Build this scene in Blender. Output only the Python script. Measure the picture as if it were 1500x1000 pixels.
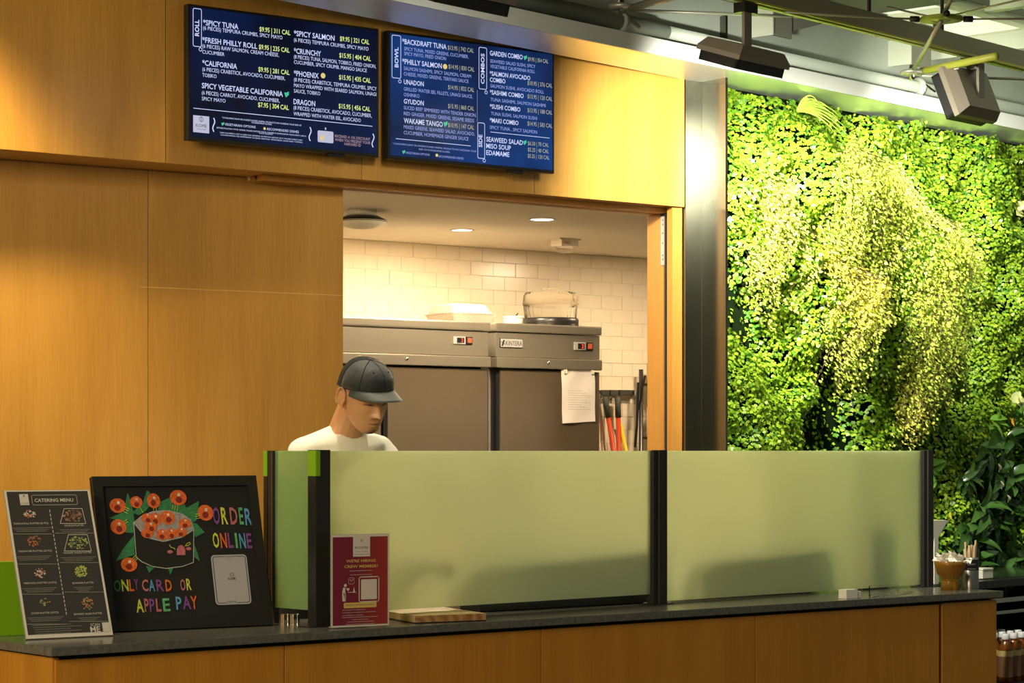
import bpy, bmesh, math, random
import numpy as np
from mathutils import Vector, Matrix
random.seed(7); rng = np.random.default_rng(7)
for o in list(bpy.data.objects): bpy.data.objects.remove(o)
sc = bpy.context.scene
COL = sc.collection
FP, U0, V0, EYE = 3400.0, 750.0, 660.0, 1.5     # lens in pixels, principal column, horizon row, eye height

# ------------------------------------------------------------------ camera, world, exposure
cam = bpy.data.cameras.new('camera'); co = bpy.data.objects.new('camera', cam); COL.objects.link(co)
co.location = (0, 0, EYE); co.rotation_euler = (math.pi/2, 0, 0)
cam.sensor_width = 36; cam.lens = 36*FP/1500; cam.shift_y = (V0-500)/1500; cam.clip_end = 100; cam.clip_start = .05
sc.camera = co
sc.view_settings.view_transform = 'Standard'; sc.view_settings.look = 'None'
sc.view_settings.exposure = 0.0; sc.view_settings.gamma = 1; sc.view_settings.use_curve_mapping = False
w = bpy.data.worlds.new('world'); sc.world = w; w.use_nodes = True
w.node_tree.nodes['Background'].inputs[0].default_value = (.80, .86, .70, 1)
w.node_tree.nodes['Background'].inputs[1].default_value = .17

class Frame:
    def __init__(s, deg, u, z, t=0.0):
        a = math.radians(deg); s.a = a
        s.d = (math.cos(a), math.sin(a)); s.n = (-math.sin(a), math.cos(a))
        s.o = ((u-U0)/FP*z + t*s.n[0], z + t*s.n[1])
    def pt(s, x, t, h): return Vector((s.o[0]+x*s.d[0]+t*s.n[0], s.o[1]+x*s.d[1]+t*s.n[1], h))
    def S(s, u, t=0.0):
        k = (u-U0)/FP
        return (k*(s.o[1]+t*s.n[1]) - s.o[0] - t*s.n[0])/(s.d[0]-k*s.d[1])
    def H(s, u, v, t=0.0):
        x = s.S(u, t); y = s.o[1]+x*s.d[1]+t*s.n[1]
        return EYE+(V0-v)/FP*y
    def T(s, u, z):                     # depth t of the point at column u, distance z
        X, Y = (u-U0)/FP*z - s.o[0], z - s.o[1]
        return X*s.n[0]+Y*s.n[1]
    def at(s, u, v, t=0.0): return s.pt(s.S(u, t), t, s.H(u, v, t))
    def mat(s, x=0, t=0, h=0): return Matrix.Translation(s.pt(x, t, h)) @ Matrix.Rotation(s.a, 4, 'Z')
def PW(u, v, z): return Vector(((u-U0)/FP*z, z, EYE+(V0-v)/FP*z))
def PH(u, v, h):                        # point of the horizontal plane z=h seen at (u, v)
    return PW(u, v, FP*(h-EYE)/(V0-v))

W = Frame(37.28, 1003, 9.66)            # upper wood wall face
L = Frame(33.6, 1003, 9.66, .06)        # lower wood wall, turned a little
C = Frame(39.2, 75, FP*.55/288)         # counter, front edge of the stone top
G = Frame(48.33, 1065, 9.88)            # planted wall and the ceiling edge above it
TOP = .95; XR = C.S(1470)
D = Frame(42.9, 472, 7.25)               # line of the frosted screen
# hall ceiling spots above the frame, then added unseen fill lamps
def look(o, target):
    o.rotation_euler = (Vector(target)-o.location).to_track_quat('-Z', 'Y').to_euler()
def spot(loc, tgt, power, col, size, blend=.6, r=.05, name='spot_lamp'):
    l = bpy.data.lights.new(name, 'SPOT'); l.energy = power; l.color = col
    l.spot_size = math.radians(size); l.spot_blend = blend; l.shadow_soft_size = r
    o = bpy.data.objects.new(name, l); COL.objects.link(o); o.location = loc; look(o, tgt); return o
def area(loc, tgt, power, col, sx, sy, name='area_lamp'):
    l = bpy.data.lights.new(name, 'AREA'); l.energy = power; l.color = col; l.shape = 'RECTANGLE'; l.size = sx; l.size_y = sy
    o = bpy.data.objects.new(name, l); COL.objects.link(o); o.location = loc; look(o, tgt); return o
WARM = (1, .80, .52)
spot(L.pt(-3.4, -.75, 3.25), L.pt(-3.1, 0, .9), 215, (1,.78,.42), 75, .9, .12)
spot(L.pt(-2.2, -.75, 3.25), L.pt(-2.2, 0, .8), 170, (1,.78,.42), 70, .9, .12)
spot(PW(500, 0, 7.65)+Vector((0, 0, .12)), PW(500, 640, 7.9), 85, (1,.88,.66), 40, .7, .05)
for s_ in (.75, 1.9, 3.0): spot(C.pt(s_, .75, 3.15), C.pt(s_+.15, .25, .9), 140, (1,.86,.56), 66, .9, .45)  # added unseen lamps, brightening the frosted panes and lower wall
spot(C.pt(XR-.25, -.35, 3.2), C.pt(XR-.3, .15, 1.0), 60, (1,.88,.62), 34, .8, .2)  # added unseen lamp, brightening the right end of the worktop
area(Vector((-3.5, 1.0, 3.2)), (0.3, 8, 1.0), 330, (1, .80, .50), 2.5, 1.5)  # added unseen fill light for the counter front and signs
# planted-wall floods
FL = []
# ------------------------------------------------------------------ helpers
def mat(name, col, rough=.5, metal=0.0, spec=.5, noise=0.0, nscale=30, stretch=(1,1,1), coat=0.0, emis=None, estr=0.0, trans=0.0, ior=1.45, bump=0.0, bscale=60, alpha=1.0, sheen=0.0, aniso=0.0, sss=0.0):
    m = bpy.data.materials.new(name); m.use_nodes = True; nt = m.node_tree; b = nt.nodes['Principled BSDF']
    c4 = (*col, 1); b.inputs['Base Color'].default_value = c4
    b.inputs['Roughness'].default_value = rough; b.inputs['Metallic'].default_value = metal
    b.inputs['Specular IOR Level'].default_value = spec; b.inputs['Coat Weight'].default_value = coat; b.inputs['Coat Roughness'].default_value = .2
    b.inputs['Transmission Weight'].default_value = trans; b.inputs['IOR'].default_value = ior; b.inputs['Alpha'].default_value = alpha
    b.inputs['Sheen Weight'].default_value = sheen; b.inputs['Anisotropic'].default_value = aniso
    if sss: b.inputs['Subsurface Weight'].default_value = sss; b.inputs['Subsurface Radius'].default_value = (.012,.005,.003)
    if emis: b.inputs['Emission Color'].default_value = (*emis, 1); b.inputs['Emission Strength'].default_value = estr
    if noise or bump:
        tc = nt.nodes.new('ShaderNodeTexCoord'); mp = nt.nodes.new('ShaderNodeMapping'); mp.inputs['Scale'].default_value = stretch
        nt.links.new(tc.outputs['Object'], mp.inputs['Vector'])
    if noise:
        n = nt.nodes.new('ShaderNodeTexNoise'); n.inputs['Scale'].default_value = nscale; n.inputs['Detail'].default_value = 5
        nt.links.new(mp.outputs[0], n.inputs['Vector'])
        r = nt.nodes.new('ShaderNodeValToRGB'); r.color_ramp.elements[0].position = .3; r.color_ramp.elements[1].position = .7
        r.color_ramp.elements[0].color = (*[max(0, c*(1-noise)) for c in col], 1); r.color_ramp.elements[1].color = (*[min(1, c*(1+noise)) for c in col], 1)
        nt.links.new(n.outputs['Fac'], r.inputs[0]); nt.links.new(r.outputs[0], b.inputs['Base Color'])
    if bump:
        n2 = nt.nodes.new('ShaderNodeTexNoise'); n2.inputs['Scale'].default_value = bscale; n2.inputs['Detail'].default_value = 4
        bp = nt.nodes.new('ShaderNodeBump'); bp.inputs['Strength'].default_value = bump; bp.inputs['Distance'].default_value = .01
        nt.links.new(mp.outputs[0], n2.inputs['Vector']); nt.links.new(n2.outputs['Fac'], bp.inputs['Height']); nt.links.new(bp.outputs[0], b.inputs['Normal'])
    return m
def wood_mat(name, c1, c2, rough=.38, coat=.25):
    m = bpy.data.materials.new(name); m.use_nodes = True; nt = m.node_tree; b = nt.nodes['Principled BSDF']
    tc = nt.nodes.new('ShaderNodeTexCoord')
    oi = nt.nodes.new('ShaderNodeObjectInfo')
    mul = nt.nodes.new('ShaderNodeMath'); mul.operation = 'MULTIPLY'; mul.inputs[1].default_value = 37
    nt.links.new(oi.outputs['Random'], mul.inputs[0])
    def noise(sc3, scale, det):
        mp = nt.nodes.new('ShaderNodeMapping'); mp.inputs['Scale'].default_value = sc3
        nt.links.new(tc.outputs['Object'], mp.inputs['Vector'])
        n = nt.nodes.new('ShaderNodeTexNoise'); n.noise_dimensions = '4D'; n.inputs['Scale'].default_value = scale; n.inputs['Detail'].default_value = det
        n.inputs['Distortion'].default_value = .4
        nt.links.new(mp.outputs[0], n.inputs['Vector']); nt.links.new(mul.outputs[0], n.inputs['W']); return n
    a = noise((6, 6, .5), 1.6, 3); f = noise((60, 60, 2.2), 3, 4)
    mx = nt.nodes.new('ShaderNodeMix'); mx.data_type = 'FLOAT'; mx.inputs[0].default_value = .45
    nt.links.new(a.outputs['Fac'], mx.inputs[2]); nt.links.new(f.outputs['Fac'], mx.inputs[3])
    r = nt.nodes.new('ShaderNodeValToRGB'); r.color_ramp.elements[0].position = .34; r.color_ramp.elements[1].position = .66
    r.color_ramp.elements[0].color = (*c1, 1); r.color_ramp.elements[1].color = (*c2, 1)
    nt.links.new(mx.outputs[0], r.inputs[0]); nt.links.new(r.outputs[0], b.inputs['Base Color'])
    b.inputs['Roughness'].default_value = rough; b.inputs['Coat Weight'].default_value = coat; b.inputs['Coat Roughness'].default_value = .3
    return m
def brushed(name, col, rough=.25, along='z'):
    m = bpy.data.materials.new(name); m.use_nodes = True; nt = m.node_tree; b = nt.nodes['Principled BSDF']
    b.inputs['Base Color'].default_value = (*col, 1); b.inputs['Metallic'].default_value = 1
    tc = nt.nodes.new('ShaderNodeTexCoord'); mp = nt.nodes.new('ShaderNodeMapping')
    mp.inputs['Scale'].default_value = (90, 90, 1.2) if along == 'z' else (1.2, 90, 90)
    n = nt.nodes.new('ShaderNodeTexNoise'); n.inputs['Scale'].default_value = 4; n.inputs['Detail'].default_value = 3
    nt.links.new(tc.outputs['Object'], mp.inputs['Vector']); nt.links.new(mp.outputs[0], n.inputs['Vector'])
    mr = nt.nodes.new('ShaderNodeMapRange'); mr.inputs['To Min'].default_value = rough*.75; mr.inputs['To Max'].default_value = rough*1.3
    nt.links.new(n.outputs['Fac'], mr.inputs['Value']); nt.links.new(mr.outputs[0], b.inputs['Roughness'])
    bp = nt.nodes.new('ShaderNodeBump'); bp.inputs['Strength'].default_value = .06; bp.inputs['Distance'].default_value = .002
    nt.links.new(n.outputs['Fac'], bp.inputs['Height']); nt.links.new(bp.outputs[0], b.inputs['Normal'])
    return m
def emat(name, col, s):
    m = bpy.data.materials.new(name); m.use_nodes = True; nt = m.node_tree; b = nt.nodes['Principled BSDF']
    b.inputs['Base Color'].default_value = (.02,.02,.02,1); b.inputs['Emission Color'].default_value = (*col,1); b.inputs['Emission Strength'].default_value = s
    b.inputs['Roughness'].default_value = .25
    return m

class MB:
    """collects world-space geometry; build() links it as one mesh object under a parent"""
    def __init__(s): s.v = []; s.f = []; s.sm = []
    def add(s, vs, fs, smooth=False):
        b = len(s.v); s.v += [tuple(v) for v in vs]; s.f += [tuple(b+i for i in f) for f in fs]; s.sm += [smooth]*len(fs); return s
    def box(s, F, x0, x1, t0, t1, h0, h1):
        p = [F.pt(x, t, h) for h in (h0, h1) for x, t in ((x0,t0),(x1,t0),(x1,t1),(x0,t1))]
        return s.add(p, [(0,3,2,1),(4,5,6,7),(0,1,5,4),(1,2,6,5),(2,3,7,6),(3,0,4,7)])
    def bbox(s, F, x0, x1, t0, t1, h0, h1, r=.004):
        """box with bevelled edges"""
        bm = bmesh.new(); bmesh.ops.create_cube(bm, size=1)
        for v in bm.verts: v.co = Vector((v.co.x*(x1-x0), v.co.y*(t1-t0), v.co.z*(h1-h0)))
        bmesh.ops.bevel(bm, geom=bm.edges[:], offset=r, segments=2, affect='EDGES', profile=.7)
        M = Matrix.Translation(F.pt((x0+x1)/2, (t0+t1)/2, (h0+h1)/2)) @ Matrix.Rotation(F.a, 4, 'Z')
        return s.bm(bm, M)
    def bm(s, bm, M=Matrix(), smooth=False):
        bm.verts.index_update()
        s.add([M@v.co for v in bm.verts], [[v.index for v in f.verts] for f in bm.faces], smooth); bm.free(); return s
    def lathe(s, M, prof, n=32, flute=0, nf=0, cap=True):
        vs = []; fs = []
        for (r, z) in prof:
            for i in range(n):
                a = 2*math.pi*i/n; rr = r*(1+flute*math.cos(nf*a)) if nf else r
                vs.append(M@Vector((rr*math.cos(a), rr*math.sin(a), z)))
        for j in range(len(prof)-1):
            for i in range(n):
                k = (i+1)%n; fs.append((j*n+i, j*n+k, (j+1)*n+k, (j+1)*n+i))
        if cap: fs.append(tuple(range(n-1, -1, -1))); fs.append(tuple((len(prof)-1)*n+i for i in range(n)))
        return s.add(vs, fs, True)
    def tube(s, pts, r, n=8, r2=None):
        pts = [Vector(p) for p in pts]; vs = []; fs = []; m = len(pts); rs = r if isinstance(r, (list, tuple)) else [r]*m
        up = Vector((0,0,1))
        for i, p in enumerate(pts):
            d = (pts[min(i+1,m-1)]-pts[max(i-1,0)]).normalized()
            a = d.cross(up if abs(d.z) < .95 else Vector((1,0,0))).normalized(); b = d.cross(a)
            for k in range(n):
                q = 2*math.pi*k/n; vs.append(p+(a*math.cos(q)+b*math.sin(q))*rs[i])
        for i in range(m-1):
            for k in range(n):
                j = (k+1)%n; fs.append((i*n+k, i*n+j, (i+1)*n+j, (i+1)*n+k))
        fs.append(tuple(range(n-1,-1,-1))); fs.append(tuple((m-1)*n+k for k in range(n)))
        return s.add(vs, fs, n > 6)
    def obox(s, M, x0, x1, y0, y1, z0, z1):
        p = [M@Vector(q) for z in (z0,z1) for q in ((x0,y0,z),(x1,y0,z),(x1,y1,z),(x0,y1,z))]
        return s.add(p, [(0,3,2,1),(4,5,6,7),(0,1,5,4),(1,2,6,5),(2,3,7,6),(3,0,4,7)])
    def build(s, name, m, parent=None, kind=None, label=None):
        me = bpy.data.meshes.new(name)
        inv = parent.matrix_world.inverted() if parent else Matrix()
        if parent is None and s.v:        # give a lone mesh its origin at its base
            a = np.array(s.v); c = Vector(((a[:,0].min()+a[:,0].max())/2, (a[:,1].min()+a[:,1].max())/2, a[:,2].min())); inv = Matrix.Translation(-c)
        me.from_pydata([inv@Vector(v) for v in s.v], [], s.f)
        me.polygons.foreach_set('use_smooth', s.sm)
        me.update()
        ms = m if isinstance(m, (list, tuple)) else [m]
        for q in ms: me.materials.append(q)
        o = bpy.data.objects.new(name, me); COL.objects.link(o)
        if parent:
            o.parent = parent
            o.matrix_world = parent.matrix_world.copy()
        else: o.location = c
        if kind: o['kind'] = kind
        if label: o['label'] = label
        return o
def empty(name, M): 
    o = bpy.data.objects.new(name, None); COL.objects.link(o); o.matrix_world = M; o.empty_display_size = .1
    bpy.context.view_layer.update(); return o
def tag(o, label=None, cat=None, group=None, kind=None):
    if label: o['label'] = label
    if cat: o['category'] = cat
    if group: o['group'] = group
    if kind: o['kind'] = kind
    return o
def thing(name, M, label, cat, group=None): return tag(empty(name, M), label, cat, group)
def struct(name, M): return tag(empty(name, M), kind='structure')
def part(mb, name, m, p, **k): return mb.build(name, m, p, **k)
def copy_tree(src, M, label=None):
    r = src.copy(); COL.objects.link(r); r.matrix_world = M
    if label: r['label'] = label
    bpy.context.view_layer.update()
    def rec(a, b):
        for ch in a.children:
            c = ch.copy(); COL.objects.link(c); c.parent = b; c.matrix_parent_inverse = ch.matrix_parent_inverse.copy(); c.matrix_basis = ch.matrix_basis.copy(); rec(ch, c)
    rec(src, r); return r

# ---- lettering: real letter outlines laid on a plane
_tc = {}
def glyphs(txt, bold=0.0):
    k = (txt, bold)
    if k in _tc: return _tc[k]
    cu = bpy.data.curves.new('t', 'FONT'); cu.body = txt; cu.size = 1; cu.resolution_u = 2; cu.offset = bold
    ob = bpy.data.objects.new('t', cu); COL.objects.link(ob); dg = bpy.context.evaluated_depsgraph_get()
    me = bpy.data.meshes.new_from_object(ob.evaluated_get(dg))
    v = [tuple(q.co) for q in me.vertices]; f = [tuple(p.vertices) for p in me.polygons]
    bpy.data.objects.remove(ob); bpy.data.curves.remove(cu); bpy.data.meshes.remove(me)
    _tc[k] = (v, f); return v, f
CAPH = max(q[1] for q in glyphs('H')[0])
class Plane:
    """a flat sheet: origin + two unit axes + outward normal; px(u,v) gives 2D sheet coordinates of the spot seen there"""
    def __init__(s, o, ax, ay):
        s.o = Vector(o); s.ax = Vector(ax).normalized(); s.ay = Vector(ay).normalized(); s.n = s.ax.cross(s.ay).normalized()
        if s.n.dot(Vector((0,0,EYE))-s.o) < 0: s.n = -s.n
    def px(s, u, v):
        r = Vector(((u-U0)/FP, 1, (V0-v)/FP)); c = Vector((0,0,EYE))
        k = (s.o-c).dot(s.n)/r.dot(s.n); p = c+r*k-s.o
        return p.dot(s.ax), p.dot(s.ay)
    def P(s, x, y, e=0.0): return s.o+s.ax*x+s.ay*y+s.n*e
    def M(s): 
        return Matrix(((s.ax.x,s.ay.x,s.n.x,s.o.x),(s.ax.y,s.ay.y,s.n.y,s.o.y),(s.ax.z,s.ay.z,s.n.z,s.o.z),(0,0,0,1)))
    def text(s, mb, txt, x0, x1, y, cap, e=.0015, bold=0.0, rot=False, lean=0.0):
        v, f = glyphs(txt, bold)
        if not v: return
        a = min(q[0] for q in v); b = max(q[0] for q in v); k = (x1-x0)/(b-a); q_ = cap/CAPH
        if rot: vs = [s.P(y-q[1]*q_, x0+(q[0]-a)*k, e) for q in v]
        else: vs = [s.P(x0+(q[0]-a)*k+lean*q[1]*q_, y+q[1]*q_, e) for q in v]
        mb.add(vs, f)
    def rect(s, mb, x0, x1, y0, y1, e=.001):
        mb.add([s.P(x0,y0,e), s.P(x1,y0,e), s.P(x1,y1,e), s.P(x0,y1,e)], [(0,1,2,3)])
    def poly(s, mb, pts, e=.001): mb.add([s.P(x,y,e) for x, y in pts], [tuple(range(len(pts)))])
    def disc(s, mb, x, y, rx, ry=None, e=.001, n=18):
        ry = ry or rx; s.poly(mb, [(x+rx*math.cos(2*math.pi*i/n), y+ry*math.sin(2*math.pi*i/n)) for i in range(n)], e)
    def line(s, mb, pts, w, e=.001, closed=False):
        m = len(pts)
        for i in range(m if closed else m-1):
            (x0,y0),(x1,y1) = pts[i], pts[(i+1)%m]; dx, dy = x1-x0, y1-y0; l = math.hypot(dx,dy) or 1e-6
            nx, ny = -dy/l*w/2, dx/l*w/2; ex, ey = dx/l*w/3, dy/l*w/3
            s.poly(mb, [(x0-ex+nx,y0-ey+ny),(x0-ex-nx,y0-ey-ny),(x1+ex-nx,y1+ey-ny),(x1+ex+nx,y1+ey+ny)], e)
    def pbox(s, mb, x0, x1, y0, y1, e0, e1):
        p = [s.P(x, y, e) for e in (e0, e1) for x, y in ((x0,y0),(x1,y0),(x1,y1),(x0,y1))]
        mb.add(p, [(0,3,2,1),(4,5,6,7),(0,1,5,4),(1,2,6,5),(2,3,7,6),(3,0,4,7)])
def rrect(x0, x1, y0, y1, r, n=4):
    out = []
    for cx, cy, a0 in ((x1-r,y1-r,0),(x0+r,y1-r,90),(x0+r,y0+r,180),(x1-r,y0+r,270)):
        for i in range(n+1):
            a = math.radians(a0+90*i/n); out.append((cx+r*math.cos(a), cy+r*math.sin(a)))
    return out

# ------------------------------------------------------------------ materials
WOOD = wood_mat('maple_veneer', (.46,.225,.032), (.60,.315,.060), .34, .6)
WOODC = wood_mat('counter_veneer', (.42,.165,.009), (.54,.23,.014), .5, .05)
JAMBW = wood_mat('jamb_veneer', (.38,.165,.022), (.48,.22,.034), .5, .1)
STONE = mat('dark_stone', (.10,.10,.085), .2, noise=.25, nscale=60, spec=.6)
DARK = mat('dark_gap', (.012,.010,.008), .7)
BLACK = mat('black_plastic', (.012,.012,.012), .35)
BLACKM = mat('matte_black', (.010,.010,.009), .75)
STEEL = brushed('brushed_steel', (.55,.53,.47), .24, 'x')
STEELV = brushed('brushed_steel_column', (.20,.20,.165), .20, 'z')
CHROME = mat('chrome', (.8,.8,.78), .12, 1)
SOFFIT = mat('satin_aluminium', (.90,.90,.86), .38, .9, noise=.04, nscale=3)
FASCIA = mat('grey_fascia_paint', (.52,.54,.50), .45)
GREYUP = mat('grey_green_paint', (.26,.29,.24), .55, noise=.06, nscale=4)
GREYDK = mat('dark_olive_paint', (.12,.125,.09), .6)
FIXT = mat('bronze_grey_metal', (.25,.22,.17), .45, .3)
TRACK = mat('track_metal', (.30,.29,.21), .4, .3)
PLASTER = mat('cream_plaster', (.80,.72,.58), .7)
TILE = mat('glazed_cream_tile', (.80,.70,.54), .22, noise=.03, nscale=4)
GROUT = mat('grout', (.72,.62,.46), .9)
WHITE = mat('white_plastic', (.78,.76,.70), .4)
CREAM = mat('cream_plastic', (.74,.70,.58), .4)
LIME = mat('lime_paint_and_reflection', (.20,.42,.01), .35)  # paint of the lime board; also colours the painted post reflections
CLEAR = mat('clear_plastic', (.95,.95,.93), .06, trans=1, ior=1.25)
SKIN = None
# ================================================================== SETTING
m = MB(); m.add([(-9,-3,0),(12,-3,0),(12,22,0),(-9,22,0)], [(0,1,2,3)]); m.build('floor', mat('dark_floor', (.10,.085,.06), .4, noise=.2, nscale=5), kind='structure')

# ---- upper wood wall (panels over the serving opening)
HB = 1.014+EYE                       # bottom edge of the upper panels
wall = struct('wall_front', W.mat(-1.5, 0, HB))
part(MB().box(W, -4.3, -.0, .05, .17, HB+.005, 3.75), 'backing_board', DARK, wall)
edges = [-4.3, W.S(-330), W.S(243), W.S(530), W.S(783), 0.0]
for a, b in zip(edges[:-1], edges[1:]):
    part(MB().bbox(W, a+.0016, b-.0016, 0, .052, HB, 3.75, .0015), 'wood_panel', WOOD, wall)
part(MB().box(W, -4.3, -.0, .052, .36, HB-.0005, HB+.02), 'panel_underside', WOOD, wall)

# ---- lower wood wall left of the opening
def LS(u, t=0): return L.S(u, t)
low = struct('wall_front_low', L.mat(LS(100), 0, 0))
part(MB().box(L, -4.6, LS(503)-.004, .03, .10, 0, HB+.01), 'backing_board', DARK, low)
le = [-4.6, LS(-160), LS(217), LS(503)]
for a, b in zip(le[:-1], le[1:]):
    part(MB().bbox(L, a+.0012, b-.0012, 0, .03, 0, HB-.002, .001), 'wood_panel', WOOD, low)
sm = MB(); sm.box(L, LS(205), LS(503)-.002, -.0006, .001, L.H(205,420)-.0012, L.H(205,420)+.0012)
part(sm, 'scratch_line', mat('pale_scratch', (.75,.5,.18), .5), low)

# ---- opening header, jamb, door hardware
hd = struct('trim_1', W.mat(W.S(503), .1, HB))
part(MB().box(W, W.S(503)-.3, -.02, .07, .12, HB-.022, HB-.0007), 'header_board', JAMBW, hd)
part(MB().box(W, W.S(503)-.3, -.02, .12, .135, HB-.012, HB-.0007), 'track_groove', DARK, hd)
part(MB().box(W, W.S(503)-.3, -.02, .135, .17, HB-.022, HB-.0007), 'header_board', JAMBW, hd)
part(MB().box(W, W.S(503)-.3, .0, .17, .30, HB-.014, HB+.11), 'lintel', PLASTER, hd)
jb = struct('trim_2', W.mat(0, .05, 0))
x985 = W.S(985, .015)
part(MB().bbox(W, x985, -.001, .015, .05, 0, HB-.001, .002), 'casing', JAMBW, jb)
part(MB().box(W, x985+.012, -.001, .05, .078, 0, HB-.023), 'pocket_groove', DARK, jb)
xi = W.S(976, .078)
part(MB().bbox(W, xi, -.001, .078, .20, 0, HB-.023, .002), 'jamb_board', JAMBW, jb)
q = MB(); t0 = .083; 
q.box(W, xi-.0025, xi+.001, .083, .112, W.H(965,388,.1), W.H(965,316,.1)); part(q, 'track_plate', mat('zinc_plate', (.62,.58,.50), .35, .6), jb)
q = MB(); q.box(W, xi-.004, xi+.001, .083, .112, W.H(965,316,.1), W.H(965,309,.1)); part(q, 'stop_block', BLACK, jb)
for k in (.12,.2,.45,.65,.83,.92):
    h = W.H(965,388,.1)+(W.H(965,316,.1)-W.H(965,388,.1))*k
    part(MB().box(W, xi-.0032, xi-.002, .095, .100, h-.0025, h+.0025), 'screw', BLACK, jb)

# ---- steel column
scn = struct('trim_3', W.mat(.1, 0, 0))
xa = .004; xb = W.S(1028, 0)
part(MB().bbox(W, xa, xb, .0, .03, 0, 3.3, .001), 'steel_facing', STEELV, scn)
xr = W.S(1028, .0)
# return that stands forward; its left face is what shows
T = -.0
for T in np.linspace(-.3, 0, 301):
    if (W.pt(xr, T, 0).x/W.pt(xr, T, 0).y)*FP+U0 <= 1063: break
part(MB().bbox(W, xr, xr+.012, float(T), .03, 0, 3.3, .001), 'steel_return', STEELV, scn)

# ---- metal-faced ceiling edge (soffit) with pipe above it
GX0, GX1 = -3.6, 5.2
zf = 25475/26777*9.66
tf = G.T(1004, zf); tb = G.T(1004, 9.66)
SO = 1.543+EYE
so = struct('trim_4', G.mat(0, tf, SO))
part(MB().box(G, GX0, GX1, tf, tb, SO, SO+.03), 'soffit_plate', SOFFIT, so)
part(MB().bbox(G, GX0, GX1, tf-.012, tf, SO-.002, SO+.062, .002), 'fascia_strip', FASCIA, so)
pp = struct('trim_5', G.mat(0, tf+.1, SO+.07))
pz = SO+.115
part(MB().tube([G.pt(GX0, tf+.06, pz), G.pt(G.S(908), tf+.06, pz)], .034, 14), 'pipe', GREYUP, pp)
part(MB().tube([G.pt(G.S(908), tf+.06, pz), G.pt(GX1, tf+.06, pz)], .026, 14), 'pipe', GREYUP, pp)
for u in (908, 1345):
    x = G.S(u, tf+.06); part(MB().tube([G.pt(x-.012, tf+.06, pz), G.pt(x+.012, tf+.06, pz)], .043, 14), 'pipe_clamp', GREYUP, pp)
    part(MB().tube([G.pt(x, tf+.02, pz+.01), G.pt(x+.05, tf+.0, pz-.02)], .006, 6), 'clamp_bolt', CHROME, pp)
# upper grey wall over the soffit
up = struct('wall_upper', G.mat(0, tf+.18, SO))
UW = tf+.16
part(MB().box(G, GX0, GX1, UW, UW+.08, SO+.03, 3.55), 'wall_sheet', GREYUP, up)
# roof: low dark panels, deep cross beams, skylights
CH_ = 3.37
rf = struct('ceiling', G.mat(1.0, tf-1, CH_))
GREYB = mat('cross_beam_paint', (.34,.37,.28), .6)
def gx(u, v, h):                     # x of a point of the plane z=h in frame G
    p = PH(u, v, h)-Vector((G.o[0],G.o[1],0)); return p.dot(Vector((*G.d,0)))
xe_ = gx(1265, 23, CH_); xb1 = G.S(1364, UW)
part(MB().box(G, GX0, xe_, -2.6, UW, CH_, CH_+.05), 'ceiling_panel', GREYDK, rf)
part(MB().box(G, xb1, xb1+.14, -2.6, UW, G.H(1364,88,UW), 3.47), 'cross_beam', GREYB, rf)
part(MB().box(G, xb1+2.2, xb1+2.34, -2.6, UW, G.H(1364,88,UW), 3.47), 'cross_beam', GREYB, rf)
for (ua, ub, vb_) in ((1330, 1364, 93), (1128, 1160, 50)):
    x0, x1 = G.S(ua, UW-.10), G.S(ub, UW-.10)
    part(MB().box(G, x0, x1, UW-.10, UW-.09, G.H(ua,vb_,UW-.1), CH_-.001), 'stiffener_plate', GREYDK, rf)
    part(MB().box(G, x0-.008, x0, UW-.12, UW, G.H(ua,vb_,UW-.1)-.005, CH_-.001), 'stiffener_plate', GREYB, rf)
part(MB().add([G.pt(G.S(1160,UW-.08),UW-.08,G.H(1160,46,UW-.08)), G.pt(G.S(1215,UW-.08),UW-.08,CH_), G.pt(G.S(1160,UW-.08),UW-.08,CH_), G.pt(G.S(1160,UW-.06),UW-.06,G.H(1160,46,UW-.06)), G.pt(G.S(1215,UW-.06),UW-.06,CH_), G.pt(G.S(1160,UW-.06),UW-.06,CH_)], [(0,1,2),(5,4,3),(0,3,4,1),(1,4,5,2),(2,5,3,0)]), 'gusset_plate', GREYDK, rf)
SKY = emat('skylight_glow', (.80,.86,.62), .95)
FR = mat('skylight_frame', (.60,.64,.45), .5)
for n_, (xa_, xz_) in enumerate(((xe_, xb1), (xb1+.14, xb1+2.2))):
    sk = struct('window_%d' % (n_+1), G.mat((xa_+xz_)/2, -1, CH_+.06))
    part(MB().box(G, xa_, xz_, -2.6, UW, CH_+.09, CH_+.10), 'pane', SKY, sk)
    t_ = UW
    for k in range(5):
        part(MB().box(G, xa_, xz_, t_-.06, t_, CH_+.03, CH_+.09), 'frame_bar', FR, sk); part(MB().box(G, xa_, xz_, t_-.085, t_-.075, CH_+.06, CH_+.09), 'frame_bar', GREYDK, sk); t_ -= .52
    for x in (xa_, (xa_+xz_)/2-.03, xz_-.05):
        part(MB().box(G, x, x+.05, -2.6, UW, CH_+.04, CH_+.088), 'frame_bar', FR, sk)

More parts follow.
